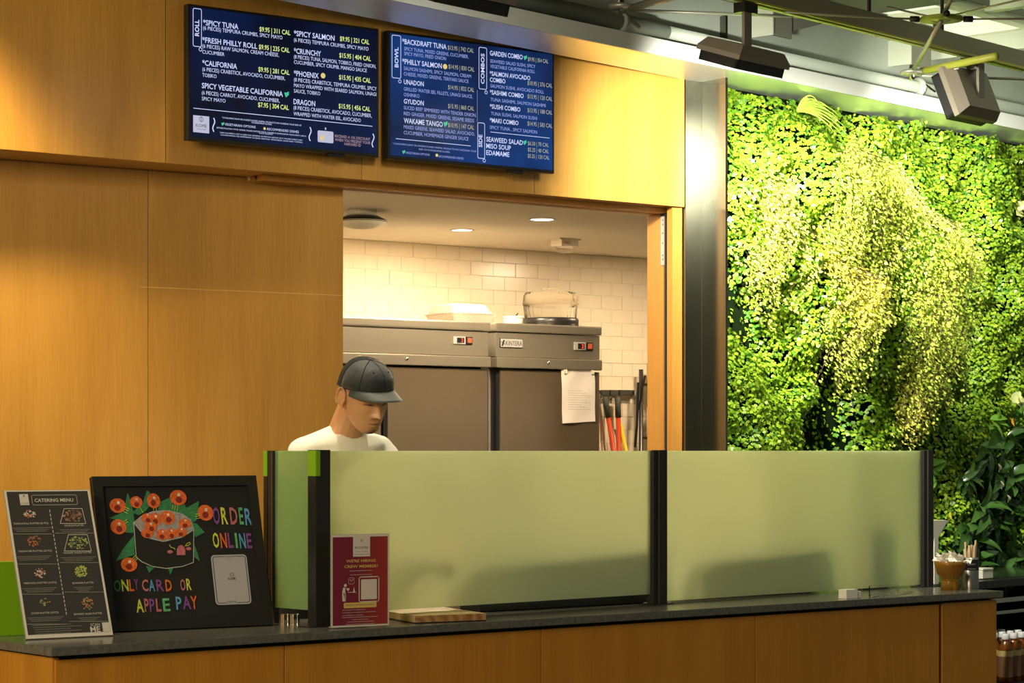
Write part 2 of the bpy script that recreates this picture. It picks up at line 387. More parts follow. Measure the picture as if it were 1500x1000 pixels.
# track with three floods
TK = G.T(1078, 8.4); th = 1.63+EYE
tr = thing('lighting_track', G.mat(1, TK, th), 'long brown-grey metal lighting track running under the ceiling in front of the planted wall', 'light track')
part(MB().bbox(G, GX0, GX1, TK-.03, TK+.03, th, th+.075, .003), 'rail', TRACK, tr)
TRACKREFL = mat('painted_track_reflection', (.50,.52,.10), .35, .2)  # green reflection along the track edges, put in as colour
part(MB().box(G, GX0, GX1, TK-.034, TK-.03, th-.002, th+.006), 'edge_strip', TRACKREFL, tr)  # added strip, carries the painted green reflection
part(MB().box(G, GX0, GX1, TK-.012, TK-.006, th-.006, th), 'edge_strip', TRACKREFL, tr)  # added strip, carries the painted green reflection
for x in (-.3, G.S(1380, TK)):
    part(MB().tube([G.pt(x, TK, th+.07), G.pt(x, TK, 3.37 if x < 1 else 3.44)], .008, 6), 'hanger_rod', BLACK, tr)
def flood(label, uc, vc, down, size=(.31,.20,.07), power=300, tgt=None, size_=52, hot=.6):
    """rectangular track flood: aim angle `down` below horizontal toward the wall"""
    # centre: hung under the track
    x = G.S(uc, TK); h = G.H(uc, vc, TK)
    c = G.pt(x, TK, h)
    fl = thing('track_flood', Matrix.Translation(c) @ Matrix.Rotation(G.a, 4, 'Z'), label, 'spotlight', 'rectangular floods on the ceiling track')
    a = math.radians(down)
    n = Vector((G.n[0]*math.cos(a), G.n[1]*math.cos(a), -math.sin(a)))      # aim direction
    d = Vector((G.d[0], G.d[1], 0)); upv = n.cross(d)
    if upv.z < 0: upv = -upv
    M = Matrix(((d.x,n.x,upv.x,c.x),(d.y,n.y,upv.y,c.y),(d.z,n.z,upv.z,c.z),(0,0,0,1)))
    sx, sz, sy = size[0]/2, size[1]/2, size[2]/2
    hs = MB(); k = .82
    P = lambda x,y,z: M@Vector((x,y,z))
    # frustum housing
    b0 = [P(-sx*k,-sy,-sz*k),P(sx*k,-sy,-sz*k),P(sx*k,-sy,sz*k),P(-sx*k,-sy,sz*k)]
    b1 = [P(-sx,0,-sz),P(sx,0,-sz),P(sx,0,sz),P(-sx,0,sz)]
    b2 = [P(-sx,sy*.5,-sz),P(sx,sy*.5,-sz),P(sx,sy*.5,sz),P(-sx,sy*.5,sz)]
    hs.add(b0+b1+b2, [(0,1,2,3)]+[(i,4+i,4+(i+1)%4,(i+1)%4) for i in range(4)]+[(4+i,8+i,8+(i+1)%4,4+(i+1)%4) for i in range(4)]+[(11,10,9,8)])
    part(hs, 'housing', FIXT, fl)
    bz = MB(); w_ = .012; i0 = sx-.012; j0 = sz-.012
    for (ax0,ax1,az0,az1) in ((-i0,i0,j0-w_,j0),(-i0,i0,-j0,-j0+w_),(-i0,-i0+w_,-j0,j0),(i0-w_,i0,-j0,j0)):
        bz.obox(M, ax0, ax1, sy*.5, sy*1.5, az0, az1)
    part(bz, 'bezel', BLACK, fl)
    part(MB().obox(M, -i0+.01, i0-.01, sy*.5+.001, sy*.5+.006, -j0+.01, j0-.01), 'lens', emat('flood_lens', (1,.97,.85), 6), fl)
    top = G.pt(x, TK, th)
    ang = MB(); ang.box(G, x-.022, x+.022, TK-.018-.04*(down<45), TK-.006-.04*(down<45), h-.02 if down<45 else h+.02, th-.03); part(ang, 'stem', FIXT, fl)
    if down < 45: part(MB().box(G, x-.022, x+.022, TK-.058, TK+.0, th-.055, th-.03), 'stem_foot', FIXT, fl)
    part(MB().box(G, x-.03, x+.05, TK-.025, TK+.025, th-.04, th-.0045), 'track_adapter', BLACK, fl)
    src = M@Vector((0, sy*1.6, 0))
    if tgt is not None:
        spot(src, tgt, power*.29, (1,.97,.84), 125, 1.0, .06, 'flood_lamp')
        if hot: spot(src, tgt, power*hot, (1,.97,.84), size_, 1.0, .06, 'flood_lamp')
    return fl
flood('brown-grey rectangular flood facing down, near the steel column', 1090, 80, 72, power=1500, tgt=G.pt(G.S(1205), -.05, 2.36), size_=50, hot=.9)
flood('brown-grey rectangular flood seen from behind, tilted at the planted wall on the right', 1420, 138, 22, (.30,.22,.09), power=560, tgt=G.pt(G.S(1500), 0, 2.25), size_=60, hot=.6)
flood('brown-grey rectangular flood half cut by the top of the picture, above the menu screens', 665, -22, 72, (.36,.22,.08), power=120, tgt=W.pt(-.1, 0, 2.7), hot=0)

# space-frame rods and joints
RODM = mat('zinc_rod', (.42,.42,.34), .4, .6)
def joint(u, v, z, label):
    M = Matrix.Translation(PW(u, v, z)); j = thing('rod_joint', M, label, 'tension rod joint', 'round joints of the ceiling rods')
    part(MB().lathe(M, [(.03,-.012),(.05,-.006),(.05,.006),(.03,.012)], 16), 'disc', RODM, j)
    part(MB().lathe(M, [(.012,-.03),(.012,.03)], 10), 'bolt', CHROME, j)
    return j
def rod(name, pts, r, label, group='ceiling tension rods'):
    o = MB().tube(pts, r, 8).build(name, RODM); return tag(o, label, 'tension rod', group)
j1 = joint(910, 10, 8.95, 'grey round rod joint at the top, left of the first flood')
rod('tension_rod', [PW(925,15,8.93), PW(1088,21,9.2), PW(1200,26,9.4)], .006, 'thin pale rod running right from the rod joint behind the first flood')
rod('tension_rod', [PW(925,12,8.93), PW(1000,-10,8.6)], .016, 'thick grey strut rising right from the rod joint left of the first flood')
rod('tension_rod', [PW(905,5,8.95), PW(905,-20,8.95)], .006, 'short upright rod above the rod joint left of the first flood')
j2 = joint(1336, 106, 9.7, 'grey round rod joint below the skylight, left of the second flood')
rod('tension_rod', [PW(1337,104,9.7), PW(1378,32,8.9)], .010, 'pale slanted strut from the lower rod joint up to the green ring')
YR = mat('lime_rod', (.42,.45,.06), .4)
rod('tension_rod', [PW(1350,104,9.7), PW(1460,82,9.25)], .016, 'yellow-green thick strut from the lower rod joint towards the right').data.materials[0] = YR
rod('tension_rod', [PW(1350,111,9.7), PW(1500,116,9.9), PW(1560,118,10)], .006, 'thin pale rod running right behind the second flood')
rod('tension_rod', [PW(1352,107,9.7), PW(1405,100,9.5)], .005, 'thin short rod beside the lower rod joint')
# green ring
RM = Matrix.Translation(PW(1379, 28, 8.9)); rg = thing('ring_joint', RM, 'yellow-green ring plate joining four ceiling rods under the skylight', 'ring joint')
ring = MB(); ring.lathe(RM, [(.036,-.006),(.082,-.006),(.082,.006),(.036,.006),(.036,-.006)], 32, cap=False); part(ring, 'ring', mat('lime_ring', (.30,.40,.05), .4), rg)
part(MB().lathe(RM, [(.034,-.004),(.034,.004)], 20), 'hub', RODM, rg)
for a in (0, 1.57, 3.14, 4.71):
    p = RM@Vector((.085*math.cos(a), .085*math.sin(a), 0)); part(MB().tube([p, RM@Vector((.12*math.cos(a), .12*math.sin(a), 0))], .012, 8), 'fork', BLACK, rg)
rod('tension_rod', [PW(1347,28,8.9), PW(1284,26,8.8), PW(1150,18,8.6)], .004, 'thin dark rod left of the green ring')
rod('tension_rod', [PW(1410,28,8.9), PW(1560,27,9.0)], .004, 'thin dark rod right of the green ring')
rod('tension_rod', [PW(1381,25,8.9), PW(1395,-6,8.7)], .009, 'pale strut rising from the green ring')
rod('tension_rod', [PW(1360,24,8.95), PW(1300,10,9.3)], .004, 'thin dark rod crossing the skylight left of the green ring')
rod('tension_rod', [PW(1398,22,8.85), PW(1500,-2,8.2)], .004, 'thin dark rod crossing the skylight right of the green ring')

# ================================================================== KITCHEN
KT = 2.85; FT = 2.03; KC = 1.10+EYE
WARMD = (1,.79,.52)
kit = struct('wall_rear', W.mat(1, KT, 0))
part(MB().box(W, -2.2, 3.4, KT+.003, KT+.1, 0, KC+.1), 'wall_sheet', GROUT, kit)
# tiles: stretcher bond, 75 x 150 mm, where the opening shows them
tw, hh_ = .152, .0755
tmb = MB().bbox(W, 0, tw-.003, KT, KT+.010, 0, hh_-.003, .0012)
tile0 = None; nt_ = 0
def vis(x, h):
    p = W.pt(x, KT, h); u = U0+FP*p.x/p.y; v = V0-FP*(h-EYE)/p.y
    if u < 485 or u > 965: return False
    if u < 885 and v > 480: return False
    return v < 672
rows = int(KC/hh_)+1
for r in range(rows):
    h = KC-(r+1)*hh_
    for c in range(-14, 24):
        x = c*tw+(tw/2 if r % 2 else 0)
        if not (vis(x, h) or vis(x+tw, h) or vis(x, h+hh_) or vis(x+tw, h+hh_)): continue
        if tile0 is None:
            tile0 = MB().bbox(W, x, x+tw-.002, KT, KT+.009, h, h+hh_-.002, .0012).build('tile', TILE, kit); b0 = tile0.matrix_basis.copy(); X0, H0 = x, h; nt_ = 1
        else:
            o = tile0.copy(); COL.objects.link(o); o.parent = kit; o.matrix_parent_inverse = tile0.matrix_parent_inverse.copy()
            o.matrix_basis = Matrix.Translation(Vector((x-X0, random.uniform(-.0012,.0012), h-H0))) @ b0; nt_ += 1
print('TILES', nt_)
kc = struct('ceiling_kitchen', W.mat(0, 1.5, KC))
cpts = [(-2.2,.30),(.05,.30),(.35,.34),(3.4,1.05),(3.4,KT+.1),(-2.2,KT+.1)]
q = MB(); q.add([W.pt(x,t,h) for h in (KC,KC+.05) for x,t in cpts], [(5,4,3,2,1,0),(6,7,8,9,10,11)]+[(i,(i+1)%6,6+(i+1)%6,6+i) for i in range(6)]); part(q, 'ceiling_sheet', PLASTER, kc)
MB().box(W, -2.3, -2.2, .3, KT+.1, 0, KC+.05).build('wall_left', PLASTER, kind='structure')
MB().box(W, 3.3, 3.4, 1.1, KT+.1, 0, KC+.05).build('wall_right', PLASTER, kind='structure')
MB().box(W, W.S(503)-1.0, W.S(503)+.0, .26, .30, 0, KC).build('wall_left_inner', PLASTER, kind='structure')
# downlights
def downlight(u, v, label, power, r=.055, blank=False):
    z = FP*(KC-EYE)/(V0-v); p = PW(u, v, z)
    M = Matrix.Translation((p.x, p.y, KC)) 
    d = thing('recessed_downlight', M, label, 'ceiling light', 'kitchen ceiling downlights')
    part(MB().lathe(M, [(r+.012,-.004),(r+.010,.0),(r,.0),(r,-.003),(r+.012,-.004)], 28, cap=False), 'trim_ring', WHITE, d)
    part(MB().lathe(M, [(r,-.0015),(r,.0)], 28), 'lens', emat('downlight_lens', (1,.93,.78), 7), d)
    l = bpy.data.lights.new('downlight_lamp', 'AREA'); l.shape = 'DISK'; l.size = .12; l.energy = power; l.color = WARMD
    o = bpy.data.objects.new('downlight_lamp', l); COL.objects.link(o); o.location = (p.x, p.y, KC-.012)
    return d
downlight(677, 336.5, 'bright recessed downlight in the kitchen ceiling near the tiled wall', 30, .05)
downlight(794, 321, 'bright recessed downlight in the kitchen ceiling above the right fridge', 36)
area(W.pt(-1.6, 1.2, KC-.02), W.pt(-1.55, 1.25, 0), 19, WARMD, .2, .2)
area(W.pt(1.9, 1.9, KC-.02), W.pt(1.9, 1.95, 0), 26, WARMD, .2, .2)
area(W.pt(-.2, 1.0, KC-.02), W.pt(-.2, 1.05, 0), 26, WARMD, .25, .25)
# emergency-light / speaker dome on kitchen ceiling
p = PW(530, 310, FP*(KC-EYE)/(V0-308)); M = Matrix.Translation((p.x, p.y, KC))
dv = thing('ceiling_dome_unit', M, 'oval dark-rimmed white dome unit on the kitchen ceiling at the left of the opening', 'access point')
part(MB().lathe(M, [(.07,-.028),(.07,.0)], 28), 'mount', WHITE, dv)
part(MB().lathe(M, [(.075,-.026),(.115,-.045),(.118,-.055),(.05,-.052)], 36), 'rim', BLACK, dv)
part(MB().lathe(M, [(.0,-.087),(.05,-.083),(.09,-.070),(.117,-.0545),(.117,-.05)], 36, cap=False), 'dome', CREAM, dv)
# fire strobe
z = FP*(KC-EYE)/(V0-350); p = PW(827, 350, z); M = Matrix.Translation((p.x, p.y, KC)) @ Matrix.Rotation(W.a, 4, 'Z')
fs = thing('fire_strobe', M, 'cream fire alarm strobe on the kitchen ceiling, clear lens below', 'fire alarm')
part(MB().obox(M, -.07, .07, -.05, .05, -.008, 0), 'base', CREAM, fs)
part(MB().obox(M, -.055, .055, -.045, .045, -.040, -.008), 'body', CREAM, fs)
part(MB().lathe(M, [(.02,-.075),(.04,-.065),(.048,-.04)], 16), 'strobe_lens', CLEAR, fs)
pl = Plane(M@Vector((-.055,-.0455,-.04)), W.d+(0,), (0,0,1)); tx = MB(); pl.text(tx, 'FIRE', .012, .055, .010, .014, .001); part(tx, 'lettering', mat('red_print', (.35,.06,.03), .5), fs)

# ---- fridges
STF = brushed('fridge_steel', (.42,.37,.29), .33, 'x'); STF.node_tree.nodes['Principled BSDF'].inputs['Metallic'].default_value = .75
STD = brushed('fridge_door_steel', (.22,.165,.105), .34, 'x'); STD.node_tree.nodes['Principled BSDF'].inputs['Metallic'].default_value = .65
SILV = mat('silver_bezel', (.62,.62,.6), .3, .5)
def fridge(label, xl, xr, doors, top, u_disp, u_sw, vs, badge=None, screws=(), name='upright_fridge'):
    f = thing(name, W.mat((xl+xr)/2, FT+.3, 0), label, 'fridge')
    t = FT
    hT = top; hcap = top-.045; hp = hcap-.125; hl = hp-.055
    part(MB().bbox(W, xl+.006, xr-.006, t+.05, KT-.06, .12, hcap-.01, .004), 'cabinet', BLACK if badge is None else STF, f)
    part(MB().bbox(W, xl, xr, t-.022, KT-.06, hcap, hT, .008), 'top_cap', STF, f)
    part(MB().bbox(W, xl+.004, xr-.008, t-.012, t+.06, hp, hcap-.003, .003), 'control_panel', STF, f)
    part(MB().bbox(W, xl+.004, xr, t-.024, t+.06, hl, hp-.002, .005), 'grille_lip', STF, f)
    for (a, b) in doors:
        part(MB().bbox(W, a, b, t-.008, t+.05, .18, hl-.010, .006), 'door', STD, f)
        part(MB().box(W, a-.02, a, t+.002, t+.05, .18, hl-.012), 'handle_recess', BLACK, f)
    part(MB().box(W, xl+.01, xr-.01, t+.0, t+.05, .12, .175), 'kick_plate', BLACK, f)
    # controls
    a, b = W.S(u_disp[0], t), W.S(u_disp[1], t); h1, h0 = W.H(u_disp[0], vs[0], t), W.H(u_disp[0], vs[1], t)
    dsp = part(MB().bbox(W, a, b, t-.018, t-.011, h0, h1, .002), 'thermostat', SILV, f)
    part(MB().box(W, a+(b-a)*.3, b-(b-a)*.12, t-.0195, t-.0178, h0+.006, h1-.006), 'display', BLACK, dsp)
    sg = MB(); pl = Plane(W.pt(a, t-.0196, h0), W.d+(0,), (0,0,1)); pl.text(sg, '2', (b-a)*.62, (b-a)*.78, .010, h1-h0-.02, .0006)
    part(sg, 'digit', emat('red_led', (1,.05,.03), 3), dsp)
    a, b = W.S(u_sw[0], t), W.S(u_sw[1], t)
    swt = part(MB().bbox(W, a, b, t-.019, t-.011, h0, h1, .002), 'switch', BLACK, f)
    part(MB().bbox(W, a+.006, b-.006, t-.023, t-.017, h0+.006, h1-.006, .002), 'rocker', mat('red_rocker', (.45,.08,.04), .3), swt)
    for u in screws:
        x = W.S(u, t-.024); c = W.pt(x, t-.026, (hl+hp)/2+.004); 
        part(MB().lathe(Matrix.Translation(c) @ Matrix.Rotation(W.a,4,'Z') @ Matrix.Rotation(math.pi/2,4,'X'), [(.010,-.003),(.008,.003),(.003,.006)], 14), 'lock', CHROME, f)
    if badge:
        a, b = W.S(badge[0], t-.012), W.S(badge[1], t-.012); h1, h0 = W.H(badge[0], badge[2], t), W.H(badge[0], badge[3], t)
        bd = part(MB().bbox(W, a, b, t-.0155, t-.011, h0, h1, .001), 'badge', BLACK, f)
        part(MB().box(W, a+.003, b-.003, t-.0162, t-.0155, h0+.003, h1-.003), 'badge_face', SILV, bd)
        tx = MB(); pl = Plane(W.pt(a, t-.0163, h0), W.d+(0,), (0,0,1)); wd = b-a
        pl.text(tx, 'KINTERA', wd*.24, wd*.95, .012, (h1-h0)-.026, .0006)
        pl.poly(tx, [(wd*.05,.008),(wd*.12,.008),(wd*.2,(h1-h0)-.01),(wd*.13,(h1-h0)-.01)], .0006); pl.line(tx, [(wd*.05,.03),(wd*.2,.016)], .003, .0006)
        part(tx, 'badge_lettering', BLACK, bd)
    for (x, t_) in ((xl+.06,FT+.1),(xr-.06,FT+.1),(xl+.06,KT-.12),(xr-.06,KT-.12)):
        part(MB().tube([W.pt(x,t_,0), W.pt(x,t_,.125)], .022, 10), 'foot', BLACK, f)
    return f
x2l, x2r = W.S(723, FT), W.S(878, FT)
topz = W.H(800, 475.5, FT)
x1r = W.S(715, FT)
fridge('steel two-door upright fridge on the left, behind the worker, with lit red switch', x1r-1.37, x1r,
       [(x1r-1.365, W.S(557,FT)), (W.S(567,FT), x1r-.008)], W.H(715, 472, FT), (661,679), (680,689), (492.5,503.5), None, (528, 596))
fridge('steel single-door upright fridge on the right, with maker badge and taped paper', x2l, x2r, [(W.S(732,FT), x2r-.006)], topz, (838.5,855), (856.5,865), (501,512.5), (732,765.5,495,509), (803,))
# paper in a sleeve on the right fridge door
pt_ = FT-.010
ppr = thing('taped_paper', W.mat(W.S(846), FT, 1.9), 'white paper in a crinkled plastic sleeve taped to the right fridge door', 'paper')
P = Plane(W.pt(0, pt_, 0), W.d+(0,), (0,0,1))
def pp_(u, v): return P.px(u, v)
n = 14; vs = []; fs = []
tl, tr_, br, bl = pp_(821,541), pp_(870,542), pp_(871,617), pp_(823,620)
for j in range(n+1):
    for i in range(n+1):
        a, b = i/n, j/n
        x = (tl[0]*(1-a)+tr_[0]*a)*(1-b)+(bl[0]*(1-a)+br[0]*a)*b; y = (tl[1]*(1-a)+tr_[1]*a)*(1-b)+(bl[1]*(1-a)+br[1]*a)*b
        vs.append(P.P(x, y, .004+.004*math.sin(7*a+3*b)*math.sin(5*b)+.0015*rng.random()))
for j in range(n):
    for i in range(n): fs.append((j*(n+1)+i, (j+1)*(n+1)+i, (j+1)*(n+1)+i+1, j*(n+1)+i+1))
part(MB().add(vs, fs, True), 'sheet', mat('paper_white', (.72,.66,.60), .35, coat=.4), ppr)
pr = MB()
for k in range(9):
    a = pp_(830, 572+k*3.4); P.rect(pr, a[0], a[0]+.09+.03*(k%3), a[1]-.0012, a[1]+.0012, .0125)
part(pr, 'print', mat('grey_print', (.45,.42,.38), .6), ppr)
tp = MB(); 
for (u,v) in ((826,541),(866,542)):
    a = pp_(u,v); P.rect(tp, a[0]-.012, a[0]+.012, a[1]-.02, a[1]+.012, .013)
part(tp, 'tape', mat('tape', (.70,.66,.52), .25), ppr)

# foil tray with foil lid
def tray(label, u0, u1, vtop, vmid, vbase, t, dep, lid=True):
    xl, xr = W.S(u0, t), W.S(u1, t); hb, hm, ht = topbase, W.H(u0, vmid, t), W.H(u0, vtop, t)
    o = thing('foil_tray', W.mat((xl+xr)/2, t+dep/2, hb), label, 'foil tray')
    FOIL = mat('aluminium_foil', (.80,.77,.70), .30, .85, bump=.5, bscale=90)
    def loop(x0, x1, a, b, h, n=12):
        return [W.pt(x, y, h) for x, y in rrect(x0, x1, a, b, .02, n)]
    def loft(loops):
        mb = MB(); vs = sum(loops, []); n = len(loops[0]); fs = []
        for j in range(len(loops)-1):
            for i in range(n): k=(i+1)%n; fs.append((j*n+i, j*n+k, (j+1)*n+k, (j+1)*n+i))
        fs.append(tuple((len(loops)-1)*n+i for i in range(n))); fs.append(tuple(range(n-1,-1,-1))); mb.add(vs, fs); return mb
    part(loft([loop(xl+.02,xr-.02,t+.02,t+dep-.02,hb), loop(xl+.004,xr-.004,t+.004,t+dep-.004,hm-.004), loop(xl,xr,t,t+dep,hm-.003), loop(xl,xr,t,t+dep,hm+.003)]), 'pan', FOIL, o)
    if lid:
        part(loft([loop(xl+.01,xr-.01,t+.01,t+dep-.01,hm+.003), loop(xl+.03,xr-.035,t+.03,t+dep-.03,ht-.008), loop(xl+.04,xr-.045,t+.04,t+dep-.04,ht)]), 'lid', FOIL, o)
        rb = MB()
        for k in range(14):
            x = xl+.035+(xr-xl-.09)*k/13; rb.tube([W.pt(x, t+.010, hm+.006), W.pt(x, t+.030, ht-.006)], .0022, 5)
        part(rb, 'flutes', FOIL, o)
    return o
topbase = topz+.002
topbase = W.H(715, 472, FT)+.001
tray('crinkled foil tray with foil lid on top of the left fridge', 664, 728, 443, 458, 471, FT+.10, .26)
topbase = topz
# white tub with foil and lid
z_ = FT+.22; c = W.pt(W.S(752, z_), z_, topz); M = Matrix.Translation(c)
tb_ = thing('white_tub', M, 'short white plastic tub on the right fridge, left of the clear dome', 'tub')
part(MB().lathe(M, [(.045,0),(.052,.042)], 28), 'tub', CREAM, tb_); part(MB().lathe(M, [(.055,.042),(.055,.048),(.05,.050)], 28), 'lid', WHITE, tb_)
part(MB().tube([W.pt(W.S(752,z_)+.01, z_, topz+.05), W.pt(W.S(752,z_)+.03, z_, topz+.068)], .003, 6), 'lid_tab', BLACK, tb_)
# cake carrier
z_ = FT+.24; xc = W.S(806.5, z_); c = W.pt(xc, z_, topz); M = Matrix.Translation(c)
R = (W.S(847,z_)-W.S(766,z_))/2*.80
ck = thing('cake_carrier', M, 'clear fluted plastic dome on a black round base on top of the right fridge', 'cake carrier')
part(MB().lathe(M, [(R*.94,0),(R,.006),(R,.042),(R*.96,.05)], 48), 'base', BLACK, ck)
CL2 = mat('clear_dome_plastic', (.97,.93,.86), .05, trans=.97, ior=1.12)
part(MB().lathe(M, [(R*.88,.045),(R*.94,.12),(R*.94,.16),(R*.86,.185),(R*.3,.19)], 96, flute=.04, nf=36), 'dome', CL2, ck)
part(MB().lathe(M, [(R*.32,.19),(R*.34,.205),(R*.28,.208)], 32), 'dome_knob', CL2, ck)
part(MB().lathe(M, [(R*.90,.118),(R*1.0,.12),(R*.97,.17),(R*.86,.175)], 48, cap=False), 'nested_lid', CL2, ck)

# mop rack and brooms on the tiled wall
t = KT-.004
def at3(u, v, tt=t-.03): return W.at(u, v, tt)
rk = thing('tool_rack', W.mat(W.S(900,t), t, W.H(900,575,t)), 'grey wall rack with rubber grips and small hooks beside the right fridge', 'tool rack')
part(MB().box(W, W.S(858,t), W.S(928,t), t-.02, t, W.H(900,578,t), W.H(900,572.5,t)), 'rail', SILV, rk)
for u in (884, 897, 911, 921):
    part(MB().bbox(W, W.S(u-5.4,t-.03), W.S(u+5.4,t-.03), t-.05, t-.018, W.H(u,579,t), W.H(u,571.5,t), .004), 'rubber_grip', mat('olive_rubber', (.05,.05,.03), .7), rk)
for u in (879, 892, 905, 926):
    part(MB().tube([at3(u,577), at3(u,583,t-.045), at3(u+2,585,t-.055), at3(u+4,582,t-.06)], .003, 6), 'hook', CHROME, rk)
def broom(label, u0, u1, vg, vtop, colr, name='broom', e=.05):
    a = at3(u0, vtop, t-e); mpt = at3(u0+(u1-u0)*(vg-vtop)/(657-vtop), vg, t-e); b = at3(u1, 657, t-e); d = (b-a).normalized()
    end = a+d*((a.z-.10)/-d.z)
    o = thing(name, Matrix.Translation(end), label, 'broom')
    if vg > vtop: part(MB().tube([a, a+d*.01, mpt], [.010,.017,.017], 12), 'grip', mat('grey_green_grip', (.07,.075,.055), .6), o)
    part(MB().tube([mpt, end], .014, 12), 'handle', colr, o)
    part(MB().box(W, *(lambda x: (x-.13, x+.13))((end-Vector((W.o[0],W.o[1],0))).dot(Vector((*W.d,0)))), t-.11, t-.03, .02, .10), 'head', BLACK, o)
    return o
REDH = mat('red_handle', (.62,.07,.02), .35); YELH = mat('yellow_handle', (.85,.58,.02), .35)
broom('red broom handle with grey-green grip leaning left, nearest the fridge', 886, 898.5, 611, 580.5, REDH)
broom('red broom handle with grey-green grip hanging straight on the tool rack', 905, 906.5, 611, 580.5, REDH, e=.06)
broom('yellow broom handle leaning behind the straight red one', 908, 916, 620, 620, YELH, e=.035)
part(MB().tube([at3(884,590), at3(888,660)], .004, 6), 'hanging_cord', CREAM, rk)

# wire shelf at the right end of the kitchen
zt = 2.38; zr = 2.78
ws = thing('wire_shelf', W.mat(W.S(950,zt), zt, 0), 'dark wire shelf rack at the right edge of the kitchen opening', 'shelf rack')
RK = mat('dark_steel_post', (.10,.095,.085), .35, .7)
xw = W.S(939, zr)
for dx, dt in ((0,0),(.9,0),(0,.40),(.9,.40)):
    part(MB().tube([W.pt(xw+dx, zt+dt, 0), W.pt(xw+dx, zt+dt, W.H(940,541,zr))], .013, 10), 'post', RK, ws)
for v in (562, 640, 760, 860):
    h = W.H(940, v, zr); s_ = part(MB().box(W, xw-.005, xw+.91, zt-.005, zt+.005, h-.012, h), 'shelf_rail', RK, ws)
    part(MB().box(W, xw-.005, xw+.91, zt+.395, zt+.405, h-.012, h), 'shelf_rail', RK, ws)
    for k in range(19):
        part(MB().tube([W.pt(xw+k*.05, zt, h), W.pt(xw+k*.05, zt+.4, h)], .0025, 4), 'shelf_wire', RK, ws) if v < 700 else None
bk = thing('stacked_baskets', W.mat(xw+.1, zt+.1, W.H(940,640,zr)), 'white perforated box with blue bowl on the wire shelf', 'basket')
part(MB().bbox(W, xw+.02, xw+.30, zt+.16, zr-.02, W.H(940,640,zr)+.002, W.H(940,596,zr), .01), 'box', WHITE, bk)
bl = MB().lathe(Matrix.Translation(W.pt(xw+.13, zt+.27, W.H(940,596,zr)+.002)), [(.05,0),(.10,.06),(.105,.07)], 24).build('blue_bowl', mat('blue_grey_plastic', (.10,.16,.20), .4)); tag(bl, 'blue-grey bowl upside on the white box of the wire shelf', 'bowl')
bt = thing('clear_box', W.mat(xw+.1, zt+.1, W.H(940,562,zr)), 'clear plastic container with yellow lid at the top of the wire shelf', 'container')
part(MB().bbox(W, xw+.02, xw+.30, zt+.16, zr-.02, W.H(940,562,zr)+.002, W.H(940,530,zr), .02), 'body', CLEAR, bt)
part(MB().bbox(W, xw+.03, xw+.29, zt+.17, zr-.03, W.H(940,562,zr)+.004, W.H(940,552,zr), .01), 'yellow_lid', YELH, bt)
ft_ = thing('hanging_straps', W.mat(xw-.03, zt-.02, W.H(935,655,zt)), 'black strap hanging beside the wire shelf post', 'strap')
part(MB().tube([W.at(935,560,zr-.04), W.at(934,590,zr-.04), W.at(933,625,zr-.04), W.at(930,655,zr-.04)], .008, 6), 'strap', BLACK, ft_)
part(MB().tube([W.at(945,550,zr-.04), W.at(941,568,zr-.04), W.at(936,600,zr-.04)], .007, 6), 'strap_tail', BLACK, ft_)
# ================================================================== MENU SCREENS
WT = mat('x', (1,1,1)) ; bpy.data.materials.remove(WT)
TXW = emat('screen_white', (.62,.68,1.0), 1.0); TXY = emat('screen_yellow', (.72,.85,.28), 1.0); TXD = emat('screen_blue_text', (.36,.44,.95), .85)
TXG = emat('screen_green', (.05,.62,.32), .9); TXO = emat('screen_gold', (.85,.68,.22), .9); TXP = emat('screen_pink', (.62,.42,.52), .7); TXL = emat('screen_logo', (.55,.55,.72), .9)
TXY2 = emat('screen_pale_yellow', (.62,.62,.45), .7)
def screen_mat(name, c1, c2, s):
    m = bpy.data.materials.new(name); m.use_nodes = True; nt = m.node_tree; b = nt.nodes['Principled BSDF']
    b.inputs['Base Color'].default_value = (.004,.004,.005,1); b.inputs['Roughness'].default_value = .16; b.inputs['Specular IOR Level'].default_value = .25
    tc = nt.nodes.new('ShaderNodeTexCoord'); n = nt.nodes.new('ShaderNodeTexNoise'); n.inputs['Scale'].default_value = 3.2; n.inputs['Detail'].default_value = 2
    r = nt.nodes.new('ShaderNodeValToRGB'); r.color_ramp.elements[0].position = .35; r.color_ramp.elements[1].position = .68
    r.color_ramp.elements[0].color = (*c1,1); r.color_ramp.elements[1].color = (*c2,1)
    nt.links.new(tc.outputs['Object'], n.inputs['Vector']); nt.links.new(n.outputs['Fac'], r.inputs[0])
    nt.links.new(r.outputs[0], b.inputs['Emission Color']); b.inputs['Emission Strength'].default_value = s
    return m
